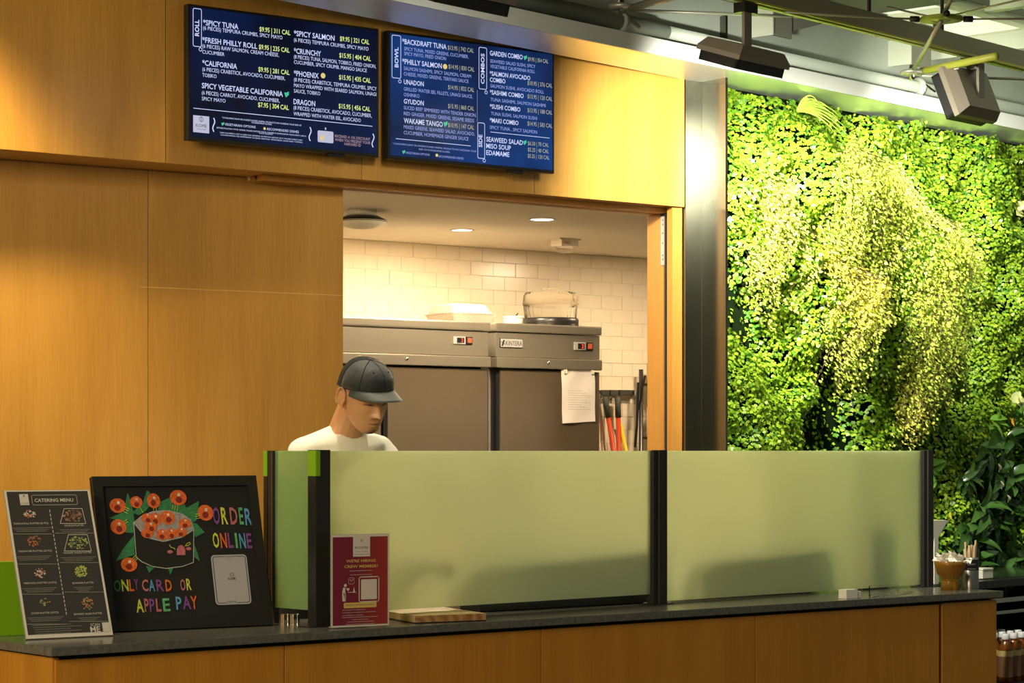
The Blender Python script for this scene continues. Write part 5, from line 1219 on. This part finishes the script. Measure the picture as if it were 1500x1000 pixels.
# maidenhair ferns
def fern(label, u, v, n, Lm, drift, m=FERN, lw=.034, ls=.0155, out=.26):
    s, h = sp2(u, v); r = float(relief(np.array([s]), np.array([h]))[0]); t = .02-r
    M = G.mat(s, t, h); o = thing('maidenhair_fern', M, label, 'fern', None)
    P = []; N = []; T = []; ST = MB()
    for i in range(n):
        a = rng.uniform(-1, 1); L_ = Lm*rng.uniform(.55, 1.1)
        sx = drift*L_+a*.30*L_; so_ = out*rng.uniform(.25, 1.3)
        pts = []
        s_off, h_off = rng.normal(0, .05), rng.normal(0, .05)
        for j in range(9):
            q = j/8
            ps = s+s_off+sx*q; hh = h+h_off+.10*L_*math.sin(min(1, q*1.6)*math.pi)*1.0-L_*.95*q**1.5
            rr_ = float(relief(np.array([ps]), np.array([hh]))[0])
            tt = .02-max(r*(1-q*.5), rr_)-so_*math.sin(min(1.0, q*1.15)*math.pi*.75)*.6
            pts.append(gpos(np.array([ps]), np.array([tt]), np.array([hh]))[0])
        pts = np.array(pts); ST.tube([Vector(p) for p in pts], .0012, 3)
        m_ = int(L_*150)
        q = np.sort(rng.uniform(.08, 1, m_))*8; k0 = np.minimum(q.astype(int), 7); f = (q-k0)[:,None]
        c = pts[k0]*(1-f)+pts[k0+1]*f
        side = rng.choice([-1,1], m_)[:,None]*rng.uniform(.2, 1, m_)[:,None]*lw*(1.15-(q/8)[:,None]*.6)
        P.append(c+dv_*side+rng.normal(0, .006, (m_,3))); N.append(-nv_+rng.normal(0, .35, (m_,3))+np.array([0,0,.75])); T.append(np.array([0,0,-1.])+dv_*np.sign(side)*.7+rng.normal(0, .35, (m_,3)))
    P = np.concatenate(P); N = np.concatenate(N); T = np.concatenate(T); k = len(P)
    cl_ = cloud('leaflets', FAN, P, N, T, rng.uniform(.7, 1.2, k)*ls, np.clip(rng.normal(.55, .25, k), 0, 1), m, o); cl_['kind'] = 'stuff'
    st = part(ST, 'fern_stems', mat('dark_stem', (.05,.03,.01), .5), o); st['kind'] = 'stuff'
    return k
tot = 0
tot += fern('pale maidenhair fern hanging at the left edge of the planted wall beside the steel column', 1100, 285, 42, .50, .10)
tot += fern('bright maidenhair fern in the brightest patch of the planted wall under the left flood', 1165, 245, 60, .55, .25)
tot += fern('large bright maidenhair fern right of the brightest patch, spreading rightward', 1205, 275, 64, .62, .45)
tot += fern('golden yellow maidenhair fern in the middle of the hanging mass', 1175, 375, 40, .42, .18, FERNY)
tot += fern('maidenhair fern hanging over the dark hollow near the middle of the planted wall', 1265, 380, 56, .50, .22)
tot += fern('lowest maidenhair fern ending in drooping golden fronds above the right frosted pane', 1295, 470, 44, .52, .12)
tot += fern('small maidenhair fern with long drooping strands below the golden one', 1195, 445, 30, .40, .05)
tot += fern('yellowish maidenhair fern strands above the right end of the dark hollow', 1300, 560, 20, .26, -.03, FERNY)
print('leaflets', tot)

def leafmesh(name, L_, Wd, bend, fold=.25, ns=6, tip=1.0):
    vs = []; fs = []
    for i in range(ns+1):
        q = i/ns; wd = Wd*math.sin(math.pi*q**.75)**.9*(1-.15*q) if 0 < q < 1 else 0.0008
        y = L_*math.cos(bend*q)*q if bend else L_*q; z = -L_*math.sin(bend*q)*q*.6
        vs += [(-wd/2, y, z+fold*wd*.5), (0, y, z), (wd/2, y, z+fold*wd*.5)]
    for i in range(ns):
        a = i*3; fs += [(a,a+1,a+4,a+3),(a+1,a+2,a+5,a+4)]
    me = bpy.data.meshes.new(name); me.from_pydata(vs, [], fs); me.polygons.foreach_set('use_smooth', [True]*len(fs))
    at = me.attributes.new('tint', 'FLOAT', 'POINT'); at.data.foreach_set('value', [random.random()]*len(vs)); me.update(); return me
def leafy(name, label, cat, u, v, n, meshes, m, spread=1.0, t_extra=.02, down=.5, group=None):
    s, h = sp2(u, v); r = float(relief(np.array([s]), np.array([h]))[0]); t = .03-r-t_extra
    M = G.mat(s, t, h); o = thing(name, M, label, cat, group)
    for i in range(n):
        me = meshes[i % len(meshes)]
        lf = bpy.data.objects.new('leaf', me); COL.objects.link(lf); lf.parent = o
        a = 2*math.pi*i/n+rr.uniform(-.35,.35)
        # direction in the plant's frame: x along the wall, -y outward, z up
        d = Vector((math.cos(a)*spread, -rr.uniform(.35,.9), math.sin(a)*spread*.9-down*rr.uniform(.2,1))).normalized()
        up_ = Vector((0, -1, .8)); xx_ = d.cross(up_).normalized(); zz = xx_.cross(d)
        R_ = Matrix((xx_, d, zz)).transposed().to_4x4()
        lf.matrix_basis = Matrix.Translation(Vector((rr.uniform(-.03,.03), rr.uniform(-.02,.02), rr.uniform(-.03,.03)))) @ R_ @ Matrix.Scale(rr.uniform(.75,1.15), 4)
    return o
def mk(n, *a, m=LILY):
    out = []
    for i in range(n):
        me = leafmesh('leaf', *a); me.materials.append(m); out.append(me)
    return out
LM = mk(4, .17, .055, .7); LM2 = mk(3, .13, .040, .5); 
spots = [(1402,700,'above the amber bowl'),(1420,745,'above the chopstick cup'),(1455,700,'right of the end post, below the ivy'),(1490,690,'at the right picture edge, above the middle'),(1462,760,'between the chopstick cup and the right picture edge'),(1498,770,'at the right picture edge, lower down'),(1440,800,'just above the cream carton'),(1480,815,'lowest one, above the black ledge'),(1395,780,'behind the amber bowl'),(1475,640,'highest one at the right, under the pale round leaves'),(1512,630,'at the right picture edge, highest'),(1430,660,'beside the single orange leaf'),(1515,840,'at the right picture edge, lowest'),(1412,790,'left of the chopstick cup'),(1446,735,'in the dark corner, middle of the group'),(1478,745,'just below the single yellow leaf'),(1460,835,'touching the black ledge'),(1500,735,'at the right edge, level with the yellow leaf'),(1425,825,'behind the chopstick cup, lowest on that side'),(1468,700,'left of the single yellow leaf')]
for i, (u, v, wh) in enumerate(spots):
    leafy('peace_lily', 'dark glossy broad-leaved plant, '+wh, 'plant', u, v, 15 if i != 8 else 9, LM if i % 3 else LM2, LILY, down=.9, group='glossy plants low on the planted wall')
MID = leafmat('mid_green_leaf', (.12,.30,.03), (.20,.42,.05), .3)
for (u, v, wh) in ((1448,620,'above the single orange leaf'),(1485,605,'at the right edge of the picture'),(1372,690,'right beside the end post')):
    leafy('arrowhead_plant', 'mid green pointed-leaved plant, '+wh, 'plant', u, v, 8, mk(2, .12,.04,.5, m=MID), MID, down=.6, group='pointed-leaf plants on the planted wall')
PALE = leafmat('pale_leaf', (.62,.70,.20), (.75,.75,.40), .3)
for (u, v, wh) in ((1492,305,'in the bright patch at the upper right edge'),(1488,440,'at the right edge, mid height'),(1496,520,'at the right edge, above the orange leaf'),(1466,590,'lowest of the pale ones near the orange leaf')):
    leafy('pale_round_leaf_plant', 'plant with round pale leaves, '+wh, 'plant', u, v, 6, mk(2, .065,.055,.3, m=PALE), PALE, t_extra=.05)
ORL = mat('orange_leaf', (.75,.28,.02), .5); YLL = mat('yellow_leaf', (.70,.60,.03), .5)
for (u, v, c, lb) in ((1446,612,ORL,'single orange leaf standing out near the right edge of the planted wall'),(1487,698,YLL,'single yellow leaf near the right picture edge among dark leaves'),(1373,748,YLL,'single yellow leaf beside the end post above the cream stand'),(1476,610,ORL,'small orange leaf at the right edge beside the pale leaves')):
    me = leafmesh('leaf', .045, .026, .3); me.materials.append(c)
    s, h = sp2(u, v); r = float(relief(np.array([s]), np.array([h]))[0])
    o = bpy.data.objects.new('fallen_leaf', me); COL.objects.link(o); tag(o, lb, 'leaf')
    o.matrix_world = G.mat(s, -.06-r-.05, h) @ Matrix.Rotation(-math.pi/2, 4, 'X')
CRE = mat('cream_flower', (.70,.66,.45), .5)
for (u, v, wh) in ((1428,715,'above the chopstick cup'),(1457,735,'right of the chopstick cup, in the dark leaves'),(1432,690,'highest of the three among dark leaves')):
    me = leafmesh('spathe', .05, .03, .4, .6); me.materials.append(CRE); s, h = sp2(u, v); r = float(relief(np.array([s]), np.array([h]))[0])
    o = bpy.data.objects.new('spathe_flower', me); COL.objects.link(o); tag(o, 'small cream spathe flower '+wh, 'flower'); o.matrix_world = G.mat(s, -.08-r-.03, h) @ Matrix.Rotation(-.6, 4, 'Y') @ Matrix.Rotation(.5, 4, 'X') @ Matrix.Rotation(math.pi/2, 4, 'X')
# spider plant tuft at the top
s, h = sp2(1148, 165); M = G.mat(s, -.12, h); sp_ = thing('spider_plant', M, 'tuft of long thin arching blades near the top of the planted wall', 'grass plant')
BLD = mat('blade_green', (.30,.48,.06), .4)
for i in range(14):
    a = -.2+i*.13; L_ = .22+.12*((i*7)%5)/5; pts = []
    for j in range(7):
        q = j/6; pts.append(M@Vector((L_*q*math.cos(a)*1.0, -.03-.06*q, L_*(.45*math.sin(a)*q+.25*q-.55*q*q))))
    mb = MB()
    mb.tube(pts, [.004,.005,.005,.004,.003,.002,.0006], 4); part(mb, 'blade', BLD, sp_)
# ================================================================== PERSON
yaw = math.radians(40); pit = math.radians(24)
Fh = Vector((math.sin(yaw), -math.cos(yaw), 0)); Rh = Fh.cross(Vector((0,0,1))); Z = Vector((0,0,1))
def mrot(F, U):
    R = F.cross(U); return Matrix(((R.x,F.x,U.x),(R.y,F.y,U.y),(R.z,F.z,U.z)))
Fd = Fh*math.cos(pit)-Z*math.sin(pit); Ud = Fh*math.sin(pit)+Z*math.cos(pit)
HC_ = PW(534, 577.5, 7.74)
roll = Matrix.Rotation(math.radians(4), 3, Fd)
HS = .99
HM = Matrix.Translation(HC_) @ (roll @ mrot(Fd, Ud)).to_4x4() @ Matrix.Scale(HS, 4)
N0 = PW(506, 634, 7.92)
root = tag(empty('person', Matrix.Translation(Vector((N0.x, N0.y, 0))-Fh*.08)), 'man in a black cap and cream t-shirt looking down behind the frosted screen', 'person')
parts = MB()
LV = [(-.119,.012,.060,.038),(-.113,.028,.075,.015),(-.10,.041,.084,-.010),(-.08,.053,.086,-.035),(-.06,.060,.086,-.055),(-.03,.067,.086,-.078),(0,.072,.086,-.090),(.03,.075,.090,-.095),(.06,.073,.083,-.092),(.085,.062,.066,-.080),(.105,.040,.040,-.052),(.1155,.010,.008,-.018)]
nz, na = 110, 120
zz = np.linspace(-.119, .1155, nz); ww = np.interp(zz, [l[0] for l in LV], [l[1] for l in LV]); yf = np.interp(zz, [l[0] for l in LV], [l[2] for l in LV]); yb = np.interp(zz, [l[0] for l in LV], [l[3] for l in LV])
def sm_(a):
    for _ in range(6): a = np.concatenate([[a[0]], (a[:-2]+2*a[1:-1]+a[2:])/4, [a[-1]]])
    return a
ww, yf, yb = sm_(ww), sm_(yf), sm_(yb)
hv = []
g = lambda a, s: math.exp(-(a/s)**2)
for i in range(nz):
    for j in range(na):
        a = 2*math.pi*j/na; c, s = math.cos(a), math.sin(a); e = 2/2.35
        x = ww[i]*math.copysign(abs(c)**e, c); yc = (yf[i]+yb[i])/2; y = yc+(yf[i]-yb[i])/2*math.copysign(abs(s)**e, s); z = zz[i]
        if s > 0:
            pz_ = max(0, min(1, (.008-z)/.050)); tipf = pz_ if z > -.042 else max(0, 1-(-.042-z)/.010)
            y += .031*g(x, .0095+.004*pz_)*tipf**1.2
            y += .009*(g(x-.015,.006)+g(x+.015,.006))*g(z+.043,.007)
            y -= .010*(g(x-.031,.014)+g(x+.031,.014))*g(z-.002,.011)
            y += .006*(g(x-.031,.011)+g(x+.031,.011))*g(z+.002,.006)
            y += .004*(g(x-.03,.02)+g(x+.03,.02))*g(z-.022,.007)
            y += .007*g(x,.022)*g(z+.066,.0045)+.008*g(x,.018)*g(z+.078,.0055)-.003*g(x,.024)*g(z+.0715,.0018)
            y += .004*(g(x-.045,.016)+g(x+.045,.016))*g(z+.028,.014)
            y += .006*g(x,.020)*g(z+.102,.012)-.003*g(x,.02)*g(z+.089,.004)
        hv.append(HM@Vector((x, y, z)))
hf = [(i*na+j, i*na+(j+1)%na, (i+1)*na+(j+1)%na, (i+1)*na+j) for i in range(nz-1) for j in range(na)]+[tuple(range(na-1,-1,-1)), tuple((nz-1)*na+j for j in range(na))]
parts.add(hv, hf)
def ball(mb, c, r, M3=None):
    bm = bmesh.new(); bmesh.ops.create_icosphere(bm, subdivisions=3, radius=1)
    for v in bm.verts: v.co = Vector((v.co.x*r[0], v.co.y*r[1], v.co.z*r[2]))
    mb.bm(bm, Matrix.Translation(c) @ (M3.to_4x4() if M3 else Matrix()))
def cap_(mb, a, b, ra, rb, n=16):
    a, b = Vector(a), Vector(b); k = 6; mb.tube([a.lerp(b, i/k) for i in range(k+1)], [ra+(rb-ra)*i/k for i in range(k+1)], n); ball(mb, a, (ra,)*3); ball(mb, b, (rb,)*3)
# ears
for sx in (1, -1):
    E3 = HM.to_3x3().normalized()
    ball(parts, HM@Vector((sx*.077, -.012, -.012)), (.010,.019,.034), E3 @ Matrix.Rotation(.25*sx, 3, 'Z') @ Matrix.Rotation(-.15, 3, 'X'))
    pts = []
    for k in range(15):
        a = -1.0+4.9*k/14; pts.append(HM@Vector((sx*(.088+.004*math.cos(a)), -.012-.019*math.cos(a), -.010+.033*math.sin(a))))
    parts.tube(pts, .0042, 8)
    ball(parts, HM@Vector((sx*.079, -.004, -.040)), (.006,.008,.009), E3)
# neck
hb_ = HM@Vector((0, -.035, -.05))
cap_(parts, N0-Z*.03-Fh*.01, hb_, .058, .053); cap_(parts, N0-Z*.01-Fh*.02, HM@Vector((0,-.040,-.03)), .054, .050)
pel = N0-Z*.54-Fh*.14
def torso(mb, off=0.0, lo=0.0):
    K = [(0,.155,.105),(.12,.150,.100),(.25,.150,.100),(.36,.165,.110),(.44,.170,.108),(.50,.150,.090),(.535,.110,.072)]
    n = 40; vs = []; 
    K = [k for k in K if k[0] >= lo]
    for q, a, b in K:
        c = pel.lerp(N0, q/.54)-Z*.0
        for i in range(n):
            t = 2*math.pi*i/n; vs.append(c+Rh*((a+off)*math.cos(t))+Fh*((b+off)*math.sin(t)))
    m = len(K); fs = [(j*n+i, j*n+(i+1)%n, (j+1)*n+(i+1)%n, (j+1)*n+i) for j in range(m-1) for i in range(n)]+[tuple(range(n-1,-1,-1)), tuple((m-1)*n+i for i in range(n))]
    mb.add(vs, fs)
torso(parts)
SHO, ELB, WRI, KN, AN = {}, {}, {}, {}, {}
for sx in (1, -1):
    SHO[sx] = N0+Rh*.150*sx-Z*.078-Fh*.01; ELB[sx] = SHO[sx]+Rh*.05*sx-Z*.27+Fh*.05; WRI[sx] = ELB[sx]+Fh*.22-Rh*.07*sx+Z*.0
    cap_(parts, N0-Z*.025, SHO[sx], .055, .060); cap_(parts, SHO[sx], ELB[sx], .056, .042); cap_(parts, ELB[sx], WRI[sx], .041, .027)
    hipp = pel+Rh*.085*sx; KN[sx] = Vector((hipp.x, hipp.y, .52))+Fh*.04; AN[sx] = Vector((hipp.x, hipp.y, .09))+Rh*.02*sx
    cap_(parts, hipp, KN[sx], .085, .055); cap_(parts, KN[sx], AN[sx], .055, .038)
    # hand: palm + five fingers curled
    hd3 = (Fh-Z*.35).normalized(); pc = WRI[sx]+hd3*.05; sd_ = Rh*-sx
    H3 = mrot(hd3, (Z+hd3*.35).normalized())
    ball(parts, pc, (.040,.048,.015), H3)
    for k, (ox_, ln) in enumerate(((-.030,.060),(-.010,.075),(.010,.080),(.030,.072))):
        a = pc+Rh*sx*-ox_+hd3*.035; b = a+hd3*ln*.5-Z*.008; c_ = b+hd3*ln*.3-Z*ln*.35; d_ = c_-Z*ln*.25+hd3*.004
        cap_(parts, a, b, .0095, .009, 10); cap_(parts, b, c_, .009, .0082, 10); cap_(parts, c_, d_, .0082, .007, 10)
    a = pc-hd3*.02+sd_*.034; b = a+sd_*.022+hd3*.030-Z*.012; c_ = b+hd3*.028-Z*.012; cap_(parts, a, b, .012, .0105, 10); cap_(parts, b, c_, .0105, .008, 10)
def remesh(mb, vox, smooth, name):
    me = bpy.data.meshes.new(name); me.from_pydata(mb.v, [], mb.f); me.update(); o = bpy.data.objects.new(name, me); COL.objects.link(o)
    r = o.modifiers.new('r', 'REMESH'); r.mode = 'VOXEL'; r.voxel_size = vox; r.use_smooth_shade = True
    if smooth: s = o.modifiers.new('s', 'SMOOTH'); s.iterations = smooth; s.factor = .5
    dg = bpy.context.evaluated_depsgraph_get(); nm = bpy.data.meshes.new_from_object(o.evaluated_get(dg)); bpy.data.objects.remove(o); return nm
def attach(me, name, m, parent):
    me.name = name; me.transform(parent.matrix_world.inverted()); me.materials.clear(); me.materials.append(m); me.polygons.foreach_set('use_smooth', [True]*len(me.polygons))
    o = bpy.data.objects.new(name, me); COL.objects.link(o); o.parent = parent; return o
bme = remesh(parts, .003, 2, 'body')
co_ = np.empty(len(bme.vertices)*3, np.float32); bme.vertices.foreach_get('co', co_); co_ = co_.reshape(-1,3)
HI = np.array(HM.inverted()); hl = co_@HI[:3,:3].T+HI[:3,3]
x, y, z = hl[:,0], hl[:,1], hl[:,2]
ga = lambda a, s: np.exp(-(a/s)**2)
base = np.tile([.62,.32,.155], (len(x),1)); near = (np.abs(z) < .13) & (np.abs(x) < .1) & (np.abs(y) < .13)
def blend(w_, c):
    global base; w_ = np.clip(w_, 0, 1)*near; base = base*(1-w_[:,None])+np.array(c)*w_[:,None]
fr_ = y > .04
blend(.75*ga(x,.021)*ga(z+.072,.0085)*fr_, (.42,.15,.10))
blend(1.2*ga(x,.020)*ga(z+.0715,.0016)*fr_, (.12,.04,.03))
blend(1.3*ga(x,.019)*ga(z+.102,.013)*(y > .03), (.09,.055,.035))
blend(.35*ga(x,.028)*ga(z+.058,.004)*fr_, (.15,.09,.06))
for sx in (1,-1):
    blend(1.9*ga(x-sx*.031,.0145)*ga(z+.004+.10*(x-sx*.031)**2/.001*.02,.0024)*fr_, (.03,.018,.012))
    blend(1.2*ga(x-sx*.034,.018)*ga(z-.020,.006)*fr_, (.06,.04,.03))
    blend(.9*ga(x-sx*.009,.0035)*ga(z+.050,.003)*fr_, (.18,.06,.03))
blend(.9*np.clip((z-.010)/.02, 0, 1)*np.clip((-y+.035)/.03, 0, 1), (.05,.035,.025))
blend(.6*np.clip((-y-.03)/.02, 0, 1)*np.clip((z+.055)/.02, 0, 1)*(np.abs(x) < .072), (.06,.04,.03))
at = bme.attributes.new('skin', 'FLOAT_COLOR', 'POINT'); at.data.foreach_set('color', np.concatenate([base, np.ones((len(x),1))], 1).astype(np.float32).ravel())
SKIN = bpy.data.materials.new('skin'); SKIN.use_nodes = True; nt = SKIN.node_tree; b = nt.nodes['Principled BSDF']
a_ = nt.nodes.new('ShaderNodeAttribute'); a_.attribute_name = 'skin'; nt.links.new(a_.outputs['Color'], b.inputs['Base Color'])
b.inputs['Roughness'].default_value = .42; b.inputs['Subsurface Weight'].default_value = .12; b.inputs['Subsurface Radius'].default_value = (.01,.004,.002); b.inputs['Subsurface Scale'].default_value = .5
attach(bme, 'body', SKIN, root)
# shirt
sh = MB(); torso(sh, .014)
for sx in (1, -1):
    cap_(sh, N0-Z*.022-Fh*.012, SHO[sx]+Z*.0, .062, .066); cap_(sh, SHO[sx], SHO[sx].lerp(ELB[sx], .75), .068, .064)
cap_(sh, N0-Z*.05, N0-Z*.02+Fh*.01, .085, .074)
sme = remesh(sh, .006, 8, 'shirt')
c3 = np.empty(len(sme.vertices)*3, np.float32); sme.vertices.foreach_get('co', c3); c3 = c3.reshape(-1,3); nn = np.empty_like(c3).ravel(); sme.vertices.foreach_get('normal', nn); nn = nn.reshape(-1,3)
rel = c3-np.array(N0); ru = rel@np.array(Rh); 
c3 = c3+nn*(.004*np.sin(26*ru+34*rel[:,2]+3*np.sin(17*rel[:,2])))[:,None]*np.clip(1-np.exp(-(np.linalg.norm(rel, axis=1)/.14)**4), 0, 1)[:,None]
sme.vertices.foreach_set('co', c3.ravel()); sme.update()
SHT = mat('cream_cotton', (.80,.76,.66), .85, sheen=.2, bump=.25, bscale=18)
so_ = attach(sme, 'shirt', SHT, root)
ck2 = MB(); pts = []
nd = (hb_-N0).normalized(); A1 = Rh; B1 = nd.cross(A1).normalized()
for k in range(41):
    a = 2*math.pi*k/40; pts.append(N0+nd*.010+A1*.064*math.cos(a)+B1*.064*math.sin(a)-Z*.012*(1 if math.sin(a)*B1.dot(Fh) > 0 else 0)*abs(math.sin(a)))
ck2.tube(pts, .0065, 8); part(ck2, 'collar', SHT, so_)
nl = MB(); pts = [p+Vector((0,0,0)) for p in pts]; nl.tube([N0+nd*.022+A1*.0595*math.cos(2*math.pi*k/40)+B1*.0595*math.sin(2*math.pi*k/40) for k in range(41)], .0013, 5); part(nl, 'necklace', mat('silver_chain', (.6,.55,.45), .3, .9), root)
tb2 = MB()
for sx in (1,-1):
    hipp = pel+Rh*.085*sx; cap_(tb2, hipp+Z*.0, KN[sx], .098, .070); cap_(tb2, KN[sx], AN[sx]+Z*.02, .070, .055)
ball(tb2, pel, (.165,.12,.11), mrot(Fh, Z)); attach(remesh(tb2, .01, 4, 'trousers'), 'trousers', mat('black_trousers', (.02,.02,.022), .8), root)
for sx in (1,-1):
    s_ = MB(); c = Vector((AN[sx].x, AN[sx].y, .045))+Fh*.07; ball(s_, c, (.048,.145,.045), mrot(Fh, Z)); ball(s_, AN[sx]-Z*.01, (.05,.06,.05)); attach(remesh(s_, .008, 3, 'shoe'), 'shoe', BLACK, root)
# cap
CAPC = mat('black_cotton', (.011,.015,.014), .65, sheen=.3, bump=.3, bscale=40); CAPN = mat('black_mesh', (.012,.015,.014), .8, bump=.8, bscale=400)
BRIM = mat('brim_cotton', (.022,.033,.029), .6, sheen=.4)
def crown(a, e, k=1.0):
    ce = math.cos(e)**.72; se = math.sin(e)
    zb = .028+.024*math.sin(a)
    f = max(0, math.sin(a)); rz = .100-.004*f
    return Vector((.086*k*ce*math.cos(a), -.006+(.106+.002*f)*k*ce*math.sin(a), zb*(1-se)+.123*k*se**.93+.0))
def crownmesh(a0, a1, n=40):
    mb = MB(); m = 16; vs = [HM@crown(a0+(a1-a0)*i/n, math.pi/2*j/m) for j in range(m+1) for i in range(n+1)]
    mb.add(vs, [(j*(n+1)+i, j*(n+1)+i+1, (j+1)*(n+1)+i+1, (j+1)*(n+1)+i) for j in range(m) for i in range(n)], True); return mb
cp = part(crownmesh(-.25, math.pi+.25, 60), 'cap', CAPC, root, label='black trucker cap with net back')
part(crownmesh(math.pi+.25, 2*math.pi-.25, 50), 'net_back', CAPN, cp)
for a in (math.radians(35), math.radians(90), math.radians(145), math.pi+.25, -.25):
    mb = MB(); mb.tube([HM@crown(a, math.pi/2*j/14, 1.004) for j in range(15)], .0013, 5); part(mb, 'seam', BLACKM, cp)
mb = MB(); mb.tube([HM@(crown(2*math.pi*i/60, .0, 1.0)) for i in range(61)], .0028, 6); part(mb, 'hem', BLACKM, cp)
mb = MB(); ball(mb, HM@Vector((0,-.006,.124)), (.007,.007,.004), HM.to_3x3().normalized()); part(mb, 'button', CAPC, cp)
for a in (math.radians(62), math.radians(118)):
    mb = MB(); ball(mb, HM@crown(a, .85, 1.002), (.003,.003,.003)); part(mb, 'eyelet', BLACKM, cp)
mb = MB(); n, m = 30, 8; vs = []
for side in (0, 1):
    for j in range(m+1):
        for i in range(n+1):
            q = -1+2*i/n; a = math.pi/2-q*1.28; b0v = crown(a, .02, .99); l = .066*max(0, 1-abs(q)**3.2)**.75
            f = j/m; vs.append(HM@Vector((b0v.x*(1+.04*f), b0v.y+l*f, b0v.z-.002-.05*l*f-.020*(abs(q)**2)*f-.004*f*f-side*.0028)))
K = (m+1)*(n+1)
fs = [(s_*K+j*(n+1)+i, s_*K+j*(n+1)+i+1, s_*K+(j+1)*(n+1)+i+1, s_*K+(j+1)*(n+1)+i) for s_ in (0,1) for j in range(m) for i in range(n)]
fs += [(m*(n+1)+i, m*(n+1)+i+1, K+m*(n+1)+i+1, K+m*(n+1)+i) for i in range(n)]
mb.add(vs, fs, True); part(mb, 'brim', BRIM, cp)
# drop helper materials that are unused
for m_ in list(bpy.data.materials):
    if m_.users == 0: bpy.data.materials.remove(m_)
print('OBJECTS', len(bpy.data.objects))
